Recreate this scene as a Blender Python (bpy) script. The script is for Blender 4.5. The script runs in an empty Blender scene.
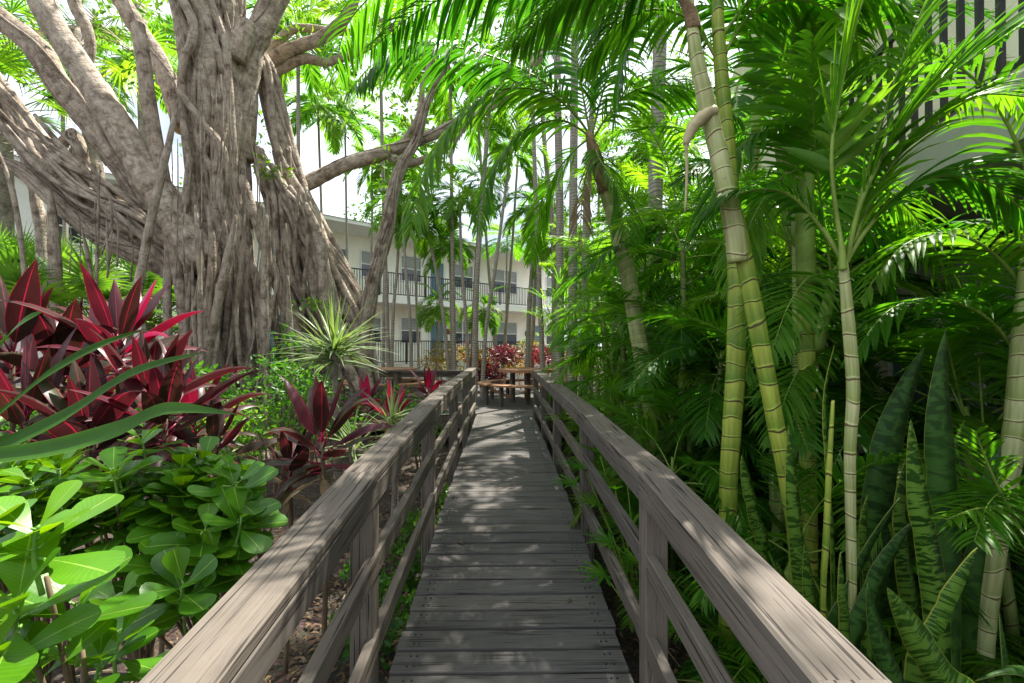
import bpy, math, random
from mathutils import Vector as V, Matrix, noise
R = math.radians
rnd = random.Random(7)
sc = bpy.context.scene
C = sc.collection

# ------------------------------------------------------------------ camera
F = 480.0
EYE = V((0, 0, 1.88))
YAW, PITCH = math.atan(9/480), math.atan(4.5/480)
cam_d = bpy.data.cameras.new('camera'); cam = bpy.data.objects.new('camera', cam_d); C.objects.link(cam)
cam.location = EYE
cam.rotation_euler = (R(90)+PITCH, 0, -YAW)
cam_d.sensor_width = 36; cam_d.lens = F/1024*36
cam_d.clip_start = 0.05; cam_d.clip_end = 800
sc.camera = cam
ROT = cam.rotation_euler.to_matrix()

# ------------------------------------------------------------------ light
SUN_AZ, SUN_EL = R(33), R(62)          # azimuth measured from +Y towards +X
w = bpy.data.worlds.new('World'); sc.world = w; w.use_nodes = True
nt = w.node_tree; bg = nt.nodes['Background']
sky = nt.nodes.new('ShaderNodeTexSky'); sky.sky_type = 'NISHITA'; sky.sun_disc = False
sky.sun_elevation = SUN_EL; sky.sun_rotation = SUN_AZ
sky.air_density = 1.0; sky.dust_density = 3.5; sky.ozone_density = 0.8
tc = nt.nodes.new('ShaderNodeTexCoord'); nz = nt.nodes.new('ShaderNodeTexNoise'); nz.inputs['Scale'].default_value = 2.2; nz.inputs['Detail'].default_value = 6
nt.links.new(tc.outputs['Generated'], nz.inputs['Vector'])
cr = nt.nodes.new('ShaderNodeValToRGB'); cr.color_ramp.elements[0].position = .36; cr.color_ramp.elements[1].position = .56
nt.links.new(nz.outputs['Fac'], cr.inputs['Fac'])
mx = nt.nodes.new('ShaderNodeMixRGB'); mx.inputs['Color2'].default_value = (8.6, 9.2, 10.0, 1)
nt.links.new(cr.outputs['Color'], mx.inputs['Fac']); nt.links.new(sky.outputs['Color'], mx.inputs['Color1'])
nt.links.new(mx.outputs['Color'], bg.inputs['Color']); bg.inputs['Strength'].default_value = 0.07
sd = bpy.data.lights.new('sun', 'SUN'); sun = bpy.data.objects.new('sun', sd); C.objects.link(sun)
sd.energy = 5.0; sd.angle = R(0.55); sd.color = (1, .95, .86)
sv = V((math.sin(SUN_AZ)*math.cos(SUN_EL), math.cos(SUN_AZ)*math.cos(SUN_EL), math.sin(SUN_EL)))
sun.rotation_euler = sv.to_track_quat('Z', 'Y').to_euler()
sc.view_settings.view_transform = 'Standard'; sc.view_settings.look = 'None'
sc.view_settings.exposure = 1.5; sc.view_settings.gamma = 1.0
sc.cycles.max_bounces = 7; sc.cycles.diffuse_bounces = 4; sc.cycles.transmission_bounces = 4; sc.cycles.glossy_bounces = 2
sc.cycles.sample_clamp_indirect = 6
sc.cycles.use_denoising = True

# ------------------------------------------------------------------ helpers
def P(px, py, Y):
    """world point seen at a pixel, at forward distance Y"""
    d = ROT @ V(((px-512)/F, -(py-341.5)/F, -1))
    return EYE + d*(Y/d.y)

class MB:
    def __init__(s): s.v=[]; s.f=[]; s.uv=[]; s.a=[]; s.mi=[]
    def face(s, idx, uv, a=0., m=0): s.f.append(idx); s.uv.append(uv); s.a.append(a); s.mi.append(m)
    def box(s, c, size, rot=None, m=0, a=None):
        """box, uv.x runs in metres along its longest side"""
        c=V(c); hx,hy,hz=[k/2 for k in size]; b=len(s.v); a = rnd.random() if a is None else a
        for x in (-hx,hx):
            for y in (-hy,hy):
                for z in (-hz,hz):
                    p=V((x,y,z)); 
                    if rot is not None: p=rot@p
                    s.v.append(c+p)
        L=max(range(3), key=lambda i:size[i]); o=rnd.random()*50
        loc=[V((x,y,z)) for x in (-hx,hx) for y in (-hy,hy) for z in (-hz,hz)]
        for q,n in (((0,1,3,2),0),((4,6,7,5),0),((0,4,5,1),1),((2,3,7,6),1),((0,2,6,4),2),((1,5,7,3),2)):
            other=[i for i in range(3) if i!=n]
            if n==L: ua,va=other
            else:
                ua=L; va=[i for i in other if i!=L][0]
            s.face([b+i for i in q], [(loc[i][ua]+o, loc[i][va]+o+n*.37) for i in q], a, m)
    def beam(s, p, q, w, h, m=0, a=None, bev=0):
        """box beam from p to q, w across, h up"""
        p=V(p); q=V(q); d=(q-p); L=d.length; d=d/L
        up=V((0,0,1)) if abs(d.z)<.95 else V((0,1,0))
        sx=d.cross(up).normalized(); uu=sx.cross(d)
        rot=Matrix((d,-sx,uu)).transposed()
        if bev<=0: s.box((p+q)/2,(L,w,h),rot,m,a); return
        b=len(s.v); a=rnd.random() if a is None else a; o=rnd.random()*50
        hw,hh=w/2,h/2; pr=[(-hw+bev,-hh),(hw-bev,-hh),(hw,-hh+bev),(hw,hh-bev),(hw-bev,hh),(-hw+bev,hh),(-hw,hh-bev),(-hw,-hh+bev)]
        for e in (p,q):
            for (y,z) in pr: s.v.append(e - sx*y + uu*z)
        acc=0; cum=[0]
        for i in range(8):
            a0=pr[i]; a1=pr[(i+1)%8]; cum.append(cum[-1]+math.hypot(a1[0]-a0[0],a1[1]-a0[1]))
        for i in range(8):
            j=(i+1)%8
            s.face([b+i,b+j,b+8+j,b+8+i],[(o,o+cum[i]),(o,o+cum[i+1]),(o+L,o+cum[i+1]),(o+L,o+cum[i])],a,m)
        s.face([b+i for i in reversed(range(8))],[(o,o+cum[i]) for i in reversed(range(8))],a,m)
        s.face([b+8+i for i in range(8)],[(o,o+cum[i]) for i in range(8)],a,m)
    def tube(s, pts, rad, n=8, m=0, sub=4, flute=None, rough=0., a=None, cap=True, seed=0, straight=False):
        """tapered tube through pts; rad a list; flute=(amp,k,twist)"""
        a = rnd.random() if a is None else a
        pts=[V(p) for p in pts]
        if not straight: pts,rad=spline(pts,rad,sub)
        b=len(s.v); T=None; L=0; N=None; rows=[]
        for i,p in enumerate(pts):
            t=(pts[min(i+1,len(pts)-1)]-pts[max(i-1,0)])
            t=t.normalized() if t.length>1e-9 else V((0,0,1))
            if N is None:
                ref=V((1,0,0)) if abs(t.x)<.8 else V((0,1,0)); N=(ref-t*ref.dot(t)).normalized()
            else: N=(N-t*N.dot(t)).normalized()
            B=t.cross(N)
            if i: L+=(p-pts[i-1]).length
            r=rad[i]
            for k in range(n):
                th=2*math.pi*k/n; rr=r
                if flute: rr*=1+flute[0]*math.sin(flute[1]*th+flute[2]*L)+flute[0]*.6*math.sin((flute[1]*2+1)*th-flute[2]*1.7*L+1)
                q=p+(N*math.cos(th)+B*math.sin(th))*rr
                if rough: 
                    nn=noise.noise(q*(1.6/max(r,.02))*.35+V((seed,0,0)))
                    q=p+(q-p)*(1+rough*nn)
                s.v.append(q)
            rows.append((L,r))
        for i in range(len(pts)-1):
            for k in range(n):
                j=(k+1)%n; o=b+i*n
                s.face([o+k,o+j,o+n+j,o+n+k],[(k/n,rows[i][0]),((k+1)/n,rows[i][0]),((k+1)/n,rows[i+1][0]),(k/n,rows[i+1][0])],a,m)
        if cap:
            o=b+(len(pts)-1)*n; s.face([o+k for k in range(n)],[(.5,rows[-1][0])]*n,a,m)
            s.face([b+k for k in reversed(range(n))],[(.5,0)]*n,a,m)
    def blade(s, pts, wv, wid, m=0, a=None, fold=0., prof=None):
        """leaf strip: pts spine, wv width vector(s), wid max half width, fold lifts the edges"""
        a = rnd.random() if a is None else a
        n=len(pts)-1; b=len(s.v)
        for i,p in enumerate(pts):
            t=i/n; h=wid*(prof(t) if prof else lens(t))
            wvi=wv[i] if isinstance(wv,list) else wv
            d=(pts[min(i+1,n)]-pts[max(i-1,0)]).normalized(); nn=d.cross(wvi)
            s.v += [p-wvi*h+nn*(h*fold), p, p+wvi*h+nn*(h*fold)]
        for i in range(n):
            o=b+3*i; t0=i/n; t1=(i+1)/n
            s.face([o,o+1,o+4,o+3],[(0,t0),(.5,t0),(.5,t1),(0,t1)],a,m)
            s.face([o+1,o+2,o+5,o+4],[(.5,t0),(1,t0),(1,t1),(.5,t1)],a,m)
    def mesh(s, name, mats, smooth=True):
        me=bpy.data.meshes.new(name); me.from_pydata([tuple(v) for v in s.v],[],s.f)
        uvl=me.uv_layers.new(name='UVMap'); flat=[c for f in s.uv for u in f for c in u]; uvl.data.foreach_set('uv',flat)
        at=me.attributes.new('v','FLOAT','FACE'); at.data.foreach_set('value',s.a)
        for m in (mats if isinstance(mats,(list,tuple)) else [mats]): me.materials.append(m)
        me.polygons.foreach_set('material_index',s.mi)
        me.polygons.foreach_set('use_smooth',[bool(smooth)]*len(s.f))
        return me
    def build(s, name, mats, parent=None, smooth=True):
        o=bpy.data.objects.new(name,s.mesh(name,mats,smooth)); C.objects.link(o)
        if parent is not None:
            o.parent=parent; o.matrix_parent_inverse=parent.matrix_basis.inverted()
        return o

def lens(t): return max(.02, math.sin(math.pi*min(1,max(0,(t*.93+.07)))**.8)) if t<1 else .02
def lance(t): return max(.03, math.sin(math.pi*t**.75)**.9 if 0<t<1 else 0)+(.12*(1-t))
def spline(pts, rad, sub):
    P_=[pts[0]]+pts+[pts[-1]]; R_=[rad[0]]+list(rad)+[rad[-1]]; o=[]; r=[]
    for i in range(1,len(P_)-2):
        a,b,c,d=P_[i-1:i+3]
        for k in range(sub):
            t=k/sub; t2=t*t; t3=t2*t
            o.append(.5*((2*b)+(c-a)*t+(2*a-5*b+4*c-d)*t2+(3*b-a-3*c+d)*t3)); r.append(R_[i]+(R_[i+1]-R_[i])*t)
    o.append(pts[-1]); r.append(rad[-1]); return o,r

def tag(o, label=None, cat=None, group=None, kind=None):
    if label: o['label']=label
    if cat: o['category']=cat
    if group: o['group']=group
    if kind: o['kind']=kind
    return o
def thing(name, label, cat, loc=(0,0,0), group=None, rz=0, kind=None):
    o=bpy.data.objects.new(name,None); o.empty_display_size=.1; o.location=loc; o.rotation_euler=(0,0,rz); C.objects.link(o)
    return tag(o,label,cat,group,kind)
def inst(name, me, parent, loc, rz=0, sc_=1, ry=0, rx=0):
    """copy of a shared mesh as a part, loc relative to its thing"""
    o=bpy.data.objects.new(name,me); C.objects.link(o); o.parent=parent; o.location=loc; o.rotation_euler=(rx,ry,rz); o.scale=(sc_,)*3; return o

# ------------------------------------------------------------------ materials
def mat(name):
    m=bpy.data.materials.new(name); m.use_nodes=True; t=m.node_tree; b=t.nodes['Principled BSDF']; return m,t,b
def N(t,k,**kw):
    n=t.nodes.new(k)
    for a,b in kw.items():
        if a in n.inputs: n.inputs[a].default_value=b
        else: setattr(n,a,b)
    return n
def ramp(t, fac, stops):
    r=t.nodes.new('ShaderNodeValToRGB'); e=r.color_ramp.elements
    while len(e)<len(stops): e.new(.5)
    for el,(p,c) in zip(e,stops): el.position=p; el.color=(*c,1)
    t.links.new(fac,r.inputs['Fac']); return r.outputs['Color']
def mixc(t, fac, a, b, mode='MIX'):
    m=t.nodes.new('ShaderNodeMixRGB'); m.blend_type=mode
    for k,x in ((0,fac),(1,a),(2,b)):
        if isinstance(x,(int,float)): m.inputs[k].default_value=x
        elif isinstance(x,tuple): m.inputs[k].default_value=(*x,1)
        else: t.links.new(x,m.inputs[k])
    return m.outputs[0]
def math_(t, op, a, b=0.):
    m=t.nodes.new('ShaderNodeMath'); m.operation=op
    for k,x in ((0,a),(1,b)):
        if isinstance(x,(int,float)): m.inputs[k].default_value=x
        else: t.links.new(x,m.inputs[k])
    return m.outputs[0]
def uvm(t, sx, sy, sz=1):
    u=t.nodes.new('ShaderNodeTexCoord'); mp=t.nodes.new('ShaderNodeMapping'); mp.inputs['Scale'].default_value=(sx,sy,sz)
    t.links.new(u.outputs['UV'],mp.inputs['Vector']); return mp.outputs[0]
def noise_(t, vec, scale, detail=4, rough=.55):
    n=N(t,'ShaderNodeTexNoise'); n.inputs['Scale'].default_value=scale; n.inputs['Detail'].default_value=detail; n.inputs['Roughness'].default_value=rough
    if vec is not None: t.links.new(vec,n.inputs['Vector'])
    return n.outputs['Fac']
def bump(t,b,h,strength=.4,dist=.01):
    n=N(t,'ShaderNodeBump'); n.inputs['Strength'].default_value=strength; n.inputs['Distance'].default_value=dist
    t.links.new(h,n.inputs['Height']); t.links.new(n.outputs[0],b.inputs['Normal'])
def attr(t):
    a=N(t,'ShaderNodeAttribute'); a.attribute_name='v'; return a.outputs['Fac']
def objc(t):
    return t.nodes.new('ShaderNodeTexCoord').outputs['Object']

def leaf_mat(name, stops, trans=.4, rough=.42, edge=None, rib=None, mottle=None, spec=.4, tcol=None, veins=False):
    """leaf: colour by per-leaf value + object random; translucent"""
    m,t,b=mat(name); out=t.nodes['Material Output']
    oi=t.nodes.new('ShaderNodeObjectInfo')
    f=math_(t,'ADD',math_(t,'MULTIPLY',attr(t),.75),math_(t,'MULTIPLY',oi.outputs['Random'],.25))
    c=ramp(t,f,stops)
    u=t.nodes.new('ShaderNodeTexCoord').outputs['UV']; sp=t.nodes.new('ShaderNodeSeparateXYZ'); t.links.new(u,sp.inputs[0])
    du=math_(t,'ABSOLUTE',math_(t,'SUBTRACT',sp.outputs[0],.5))
    n1=noise_(t,t.nodes.new('ShaderNodeTexCoord').outputs['Object'],7,3)
    c=mixc(t,.55,c,ramp(t,n1,[(.3,(.55,.55,.5)),(.7,(1.25,1.25,1.15))]),'MULTIPLY')
    if mottle:
        wv=N(t,'ShaderNodeTexNoise'); mp=uvm(t,1.3,mottle[1]); t.links.new(mp,wv.inputs['Vector']); wv.inputs['Scale'].default_value=1.; wv.inputs['Detail'].default_value=3.; wv.inputs['Distortion'].default_value=.6
        c=mixc(t,ramp(t,wv.outputs['Fac'],[(.47,(0,0,0)),(.53,(1,1,1))]),c,mottle[0])
    if veins:
        vn=math_(t,'SINE',math_(t,'MULTIPLY',math_(t,'SUBTRACT',sp.outputs[1],math_(t,'MULTIPLY',du,.45)),95.))
        c=mixc(t,.5,c,ramp(t,vn,[(.0,(.8,.84,.8)),(.75,(1,1,1)),(1,(1.2,1.15,1.1))]),'MULTIPLY')
        bl=noise_(t,t.nodes.new('ShaderNodeTexCoord').outputs['Object'],24,3); c=mixc(t,ramp(t,bl,[(.7,(0,0,0)),(.75,(.6,.6,.6))]),c,(.3,.25,.05))
    if edge: c=mixc(t,ramp(t,du,[(edge[1],(0,0,0)),(min(.499,edge[1]+.03),(1,1,1))]),c,edge[0])
    if rib: c=mixc(t,ramp(t,du,[(rib[1],(1,1,1)),(rib[1]+.02,(0,0,0))]),c,rib[0])
    t.links.new(c,b.inputs['Base Color']); b.inputs['Roughness'].default_value=rough; b.inputs['Specular IOR Level'].default_value=spec
    st=noise_(t,uvm(t,14,1.2),1.5,3); h=math_(t,'ADD',math_(t,'MULTIPLY',st,.3),math_(t,'MULTIPLY',du,-.6)); bump(t,b,h,.25,.006)
    tr=t.nodes.new('ShaderNodeBsdfTranslucent')
    tc2=mixc(t,1.,c,tcol or (1.6,1.75,.7),'MULTIPLY'); t.links.new(tc2,tr.inputs['Color'])
    ms=t.nodes.new('ShaderNodeMixShader'); ms.inputs[0].default_value=trans
    t.links.new(b.outputs[0],ms.inputs[1]); t.links.new(tr.outputs[0],ms.inputs[2]); t.links.new(ms.outputs[0],out.inputs[0])
    return m
M={}
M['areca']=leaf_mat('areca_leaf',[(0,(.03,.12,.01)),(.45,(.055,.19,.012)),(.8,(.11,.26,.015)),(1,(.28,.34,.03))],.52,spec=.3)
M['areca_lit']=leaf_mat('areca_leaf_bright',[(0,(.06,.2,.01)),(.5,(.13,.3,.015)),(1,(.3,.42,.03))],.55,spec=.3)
M['palm']=leaf_mat('palm_leaf',[(0,(.05,.16,.015)),(.5,(.11,.25,.018)),(.85,(.2,.34,.025)),(1,(.36,.36,.05))],.55,spec=.25)
M['dead']=leaf_mat('dead_palm_leaf',[(0,(.22,.15,.08)),(1,(.38,.28,.16))],.2,.7,tcol=(1,1,1))
M['fan']=leaf_mat('fan_leaf',[(0,(.06,.17,.02)),(1,(.2,.34,.04))],.45)
M['ficus_leaf']=leaf_mat('ficus_leaf',[(0,(.04,.12,.015)),(.6,(.09,.2,.02)),(1,(.22,.33,.03))],.45)
M['clusia']=leaf_mat('clusia_leaf',[(0,(.035,.13,.012)),(.5,(.08,.24,.012)),(.85,(.14,.33,.01)),(1,(.27,.41,.01))],.4,.3,rib=((.26,.42,.07),.007),spec=.4,tcol=(2.0,1.5,.25),veins=True)
M['ti']=leaf_mat('ti_leaf',[(0,(.045,.05,.02)),(.2,(.035,.025,.018)),(.45,(.06,.022,.022)),(.68,(.1,.014,.03)),(.86,(.36,.014,.075)),(1,(.65,.06,.2))],.3,.36,rib=((.3,.03,.07),.012),edge=((.26,.012,.05),.465),spec=.35,tcol=(1.8,.5,.8))
M['strap']=leaf_mat('strap_leaf',[(0,(.025,.08,.012)),(1,(.06,.16,.02))],.3,.38,edge=((.16,.25,.06),.475),spec=.25)
M['spike']=leaf_mat('spike_leaf',[(0,(.07,.14,.05)),(.6,(.15,.24,.09)),(1,(.32,.38,.17))],.3,.4,edge=((.4,.42,.22),.4))
M['sans']=leaf_mat('snake_leaf',[(0,(.016,.06,.006)),(1,(.03,.09,.008))],.22,.4,edge=((.32,.34,.05),.47),mottle=((.12,.24,.03),64),spec=.2)
M['sans_dark']=leaf_mat('snake_leaf_dark',[(0,(.016,.055,.01)),(1,(.028,.08,.014))],.18,.42,edge=((.2,.25,.06),.478),mottle=((.045,.12,.02),40),spec=.18)
M['shrub']=leaf_mat('shrub_leaf',[(0,(.03,.1,.015)),(.6,(.07,.2,.02)),(1,(.2,.36,.03))],.4)
M['croton']=leaf_mat('croton_leaf',[(0,(.05,.03,.03)),(.25,(.2,.05,.05)),(.45,(.09,.17,.025)),(.6,(.42,.36,.04)),(.8,(.45,.13,.07)),(1,(.55,.42,.08))],.35,.35,tcol=(1.4,1.2,.8))
M['croton_red']=leaf_mat('croton_red_leaf',[(0,(.05,.02,.03)),(.5,(.22,.03,.06)),(.8,(.6,.06,.18)),(1,(.6,.35,.12))],.35,.35,tcol=(1.5,1,.9))
M['litter']=leaf_mat('litter_leaf',[(0,(.06,.035,.02)),(.5,(.16,.09,.045)),(.85,(.3,.19,.09)),(1,(.5,.32,.05))],.1,.7,tcol=(1,1,1))

def plain(name, col, rough=.6, nscale=None, amt=.25, spec=.3, bmp=0):
    m,t,b=mat(name); b.inputs['Roughness'].default_value=rough; b.inputs['Specular IOR Level'].default_value=spec
    n=noise_(t,objc(t),nscale or 4,5,.6); lo=tuple(k*(1-amt) for k in col); hi=tuple(min(1,k*(1+amt)) for k in col)
    t.links.new(ramp(t,n,[(.3,lo),(.7,hi)]),b.inputs['Base Color'])
    if bmp: bump(t,b,n,bmp,.01)
    return m
def wood(name, base, dark, red=None):
    m,t,b=mat(name); g=noise_(t,uvm(t,3.2,170),1,8,.7); g2=noise_(t,uvm(t,.5,26),1,3,.5); fine=noise_(t,uvm(t,3,240),1,2,.5)
    c=ramp(t,g,[(.26,dark),(.46,base),(.8,tuple(min(1,k*1.35) for k in base))])
    c=mixc(t,.6,c,ramp(t,g2,[(.3,(.82,.82,.83)),(.7,(1.12,1.1,1.08))]),'MULTIPLY')
    c=mixc(t,.8,c,ramp(t,attr(t),[(0,(.78,.79,.82)),(1,(1.18,1.14,1.1))]),'MULTIPLY')
    st=noise_(t,objc(t),2.3,6,.7)
    c=mixc(t,.5,c,ramp(t,st,[(.35,(.72,.7,.66)),(.62,(1.1,1.1,1.1))]),'MULTIPLY')
    ck=noise_(t,uvm(t,2.4,95),1,3,.5); c=mixc(t,ramp(t,ck,[(.37,(.85,.85,.85)),(.42,(0,0,0))]),c,tuple(k*.4 for k in dark))
    vo=N(t,'ShaderNodeTexVoronoi'); vo.inputs['Scale'].default_value=1; t.links.new(uvm(t,3.2,13),vo.inputs['Vector'])
    c=mixc(t,ramp(t,vo.outputs['Distance'],[(.045,(.8,.8,.8)),(.09,(0,0,0))]),c,dark)
    t.links.new(c,b.inputs['Base Color']); b.inputs['Roughness'].default_value=.78; b.inputs['Specular IOR Level'].default_value=.18
    h=math_(t,'ADD',math_(t,'MULTIPLY',g,.7),math_(t,'MULTIPLY',fine,.3)); bump(t,b,h,.55,.002)
    return m
M['wood']=wood('weathered_wood',(.14,.122,.103),(.045,.037,.031))
M['deckwood']=wood('deck_board_wood',(.105,.1,.094),(.042,.039,.036))
M['redwood']=wood('table_wood',(.36,.2,.12),(.2,.1,.06))
def bark(name, base, dark, vs=2.2):
    m,t,b=mat(name)
    n1=noise_(t,objc(t),7,9,.62); n2=noise_(t,uvm(t,12,vs*2),1.8,8,.7); n3=noise_(t,objc(t),1.6,4,.5)
    c=ramp(t,n1,[(.32,dark),(.5,base),(.72,tuple(min(1,k*1.4) for k in base))])
    c=mixc(t,.7,c,ramp(t,n2,[(.34,(.34,.3,.26)),(.56,(1.12,1.1,1.08))]),'MULTIPLY')
    c=mixc(t,.6,c,ramp(t,n3,[(.35,(.68,.62,.55)),(.65,(1.18,1.18,1.2))]),'MULTIPLY')
    ra=N(t,'ShaderNodeTexVoronoi'); ra.inputs['Scale'].default_value=22; t.links.new(objc(t),ra.inputs['Vector'])
    t.links.new(c,b.inputs['Base Color']); b.inputs['Roughness'].default_value=.75; b.inputs['Specular IOR Level'].default_value=.25
    rg=math_(t,'SINE',math_(t,'MULTIPLY',noise_(t,uvm(t,.6,7),1.4,4,.6),26.))
    h=math_(t,'ADD',math_(t,'ADD',n1,math_(t,'MULTIPLY',n2,1.)),math_(t,'MULTIPLY',rg,.1)); bump(t,b,h,.9,.035)
    return m
M['bark']=bark('fig_bark',(.44,.375,.3),(.16,.115,.08))
M['palmbark']=bark('palm_bark',(.33,.29,.25),(.16,.13,.11),9)
def cane(name, c0, c1, ring, step, wid=.11):
    """ringed palm stem, uv.y in metres"""
    m,t,b=mat(name); u=t.nodes.new('ShaderNodeTexCoord').outputs['UV']; sp=t.nodes.new('ShaderNodeSeparateXYZ'); t.links.new(u,sp.inputs[0])
    wob=noise_(t,objc(t),2.2,2); wb2=noise_(t,objc(t),14,2); v=math_(t,'ADD',math_(t,'ADD',math_(t,'DIVIDE',sp.outputs[1],step),math_(t,'MULTIPLY',wob,3.2)),math_(t,'MULTIPLY',wb2,.22)); fr=math_(t,'FRACT',v)
    idc=N(t,'ShaderNodeTexWhiteNoise'); idc.noise_dimensions='1D'; t.links.new(math_(t,'FLOOR',v),idc.inputs['W'])
    body=ramp(t,math_(t,'ADD',math_(t,'MULTIPLY',fr,.5),math_(t,'MULTIPLY',idc.outputs['Value'],.5)),[(0.1,c0),(.9,c1)])
    n=noise_(t,objc(t),26,5,.7); n2=noise_(t,uvm(t,7,1.6),2,4)
    body=mixc(t,.75,body,ramp(t,n2,[(.35,(.72,.7,.55)),(.65,(1.25,1.25,1.3))]),'MULTIPLY')
    body=mixc(t,ramp(t,n,[(.64,(0,0,0)),(.72,(.7,.7,.7))]),body,ring)
    c=mixc(t,ramp(t,fr,[(wid*.55,(1,1,1)),(wid,(0,0,0))]),body,ring)
    c=mixc(t,ramp(t,fr,[(wid,(0,0,0)),(wid+.02,(.6,.6,.6)),(wid+.07,(0,0,0))]),c,tuple(min(1,k*1.5) for k in c1))
    t.links.new(c,b.inputs['Base Color']); b.inputs['Roughness'].default_value=.45; b.inputs['Specular IOR Level'].default_value=.35
    bump(t,b,math_(t,'ADD',math_(t,'MULTIPLY',ramp(t,fr,[(0,(0,0,0)),(.06,(1,1,1)),(.2,(.6,.6,.6))]),1.),math_(t,'MULTIPLY',n,.3)),.5,.006)
    return m
M['cane']=cane('areca_cane',(.1,.2,.015),(.36,.42,.06),(.11,.07,.04),.105,.085)
M['cane_pale']=cane('areca_cane_pale',(.24,.3,.08),(.48,.49,.25),(.19,.12,.07),.092,.075)
M['cane_dark']=cane('areca_cane_dark',(.06,.12,.02),(.22,.27,.07),(.06,.035,.02),.12,.1)
M['thin_trunk']=cane('ringed_palm_trunk',(.25,.215,.18),(.36,.325,.29),(.12,.09,.07),.055,.3)
M['shaft']=plain('crownshaft',(.22,.32,.06),.4,9,.35)
M['sheath']=plain('leaf_sheath',(.42,.36,.2),.55,14,.4)
M['husk']=bark('dry_husk',(.34,.24,.13),(.14,.09,.05))
M['petiole']=plain('petiole',(.2,.3,.05),.45,6,.3)
M['stem']=plain('woody_stem',(.14,.1,.06),.8,10,.3)
M['greenstem']=plain('green_stem',(.16,.32,.06),.5,10,.3)
M['wall']=plain('painted_stucco',(.92,.89,.8),.85,2,.06,bmp=.1)
M['wallR']=plain('painted_stucco_grey',(.8,.75,.6),.85,2,.08,bmp=.1)
M['white']=plain('white_paint',(.82,.81,.78),.6,3,.05)
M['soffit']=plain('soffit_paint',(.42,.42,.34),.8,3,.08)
M['greytrim']=plain('grey_trim',(.5,.5,.44),.6,3,.08)
M['roof']=plain('roof_shingle',(.42,.42,.42),.9,8,.2)
M['black']=plain('black_metal',(.025,.025,.028),.45,5,.2)
M['blue']=plain('blue_grey_door_paint',(.12,.22,.28),.5,3,.12)
M['blind']=plain('window_blind',(.42,.45,.44),.6,3,.1)
M['brown']=plain('brown_vent',(.22,.1,.06),.6,12,.3)
M['soil_wall']=plain('terrace_wall',(.55,.52,.46),.9,3,.15)
m,t,b=mat('window_glass'); b.inputs['Base Color'].default_value=(.03,.04,.045,1); b.inputs['Roughness'].default_value=.06; b.inputs['Specular IOR Level'].default_value=.6; M['glass']=m
m,t,b=mat('garden_soil')
n1=noise_(t,objc(t),3,8,.7); n2=noise_(t,objc(t),38,6,.7); vo=N(t,'ShaderNodeTexVoronoi'); vo.inputs['Scale'].default_value=26; t.links.new(objc(t),vo.inputs['Vector'])
c=ramp(t,n2,[(.3,(.02,.014,.01)),(.5,(.06,.043,.03)),(.66,(.14,.1,.07)),(.76,(.24,.19,.13))]); c=mixc(t,.6,c,ramp(t,n1,[(.35,(.6,.6,.6)),(.65,(1.2,1.15,1.1))]),'MULTIPLY')
c=mixc(t,.4,c,vo.outputs['Color'],'MULTIPLY'); t.links.new(c,b.inputs['Base Color']); b.inputs['Roughness'].default_value=.95
bump(t,b,math_(t,'ADD',n2,vo.outputs['Distance']),.9,.03); M['soil']=m
# ------------------------------------------------------------------ ground
g=MB(); NX,NY=60,60
def gz(x,y):
    if abs(x)<1.0 and y<9: k=.0
    else: k=min(1,(max(abs(x)-1.0,0 if y<9 else 1))/2)
    h=.10*noise.noise(V((x*.5,y*.5,0)))*k
    if x<-1.6: h+=.35*min(1,(-x-1.6)/2.5)*max(0,min(1,(y-1.5)/3))
    return h
xs=[-300,-120,-60]+[-30+i*.75 for i in range(81)]+[60,120,300]; ys=[-300,-100,-30]+[-6+i*.75 for i in range(60)]+[60,120,300,500]
for y in ys:
    for x in xs: g.v.append(V((x,y,gz(x,y) if abs(x)<=30 and -6<=y<=38.5 else 0)))
nx=len(xs)
for j in range(len(ys)-1):
    for i in range(nx-1):
        o=j*nx+i; g.face([o,o+1,o+nx+1,o+nx],[(0,0)]*4)
go=g.build('garden_ground',M['soil']); tag(go,kind='structure')

# ------------------------------------------------------------------ footbridge
BX=.035
def prof(y, tab):
    for (a,za),(b_,zb) in zip(tab,tab[1:]):
        if y<=b_: return za+(zb-za)*(y-a)/(b_-a)
    return tab[-1][1]
DT=[(-3,-1.78),(0,-1.585),(1.95,-1.44),(3.6,-1.32),(5.4,-1.285),(9,-1.28)]
RTL=[(-3,-.87),(0,-.655),(.85,-.594),(1.95,-.508),(3.6,-.44),(4.7,-.41),(9.1,-.405)]
RTR=[(-3,-.87),(0,-.655),(.85,-.594),(1.95,-.508),(3.6,-.462),(4.9,-.452),(9.1,-.44)]
dz=lambda y: EYE.z+prof(y,DT)
rz_=None
br=thing('footbridge','weathered grey wooden footbridge with slatted handrails leading to the picnic deck','footbridge',(BX,4,0))
pitch=.1475; d=MB(); y=-1.5
while y<8.98:
    z=dz(y); sl=(dz(y+.07)-dz(y-.07))/.14
    jx=rnd.uniform(-.007,.007); jz=rnd.uniform(-.0015,.0015)
    d.beam((BX-.525+jx,y,z-.019+jz),(BX+.525+jx,y,z-.019+jz+rnd.uniform(-.001,.001)),pitch-.006,.038,bev=.004)
    y+=pitch
y=-1.5
while y<8.98:
    for sx in (-.46,-.43,.43,.46):
        for k in (-.035,.035): q=BX+sx+rnd.uniform(-.004,.004); d.tube([(q,y+k,dz(y)-.004),(q,y+k,dz(y)+.0035)],[.0045,.0045],8,straight=True,m=1)
    y+=pitch
d.build('deck_boards',[M['deckwood'],M['black']],br,smooth=False)
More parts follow.
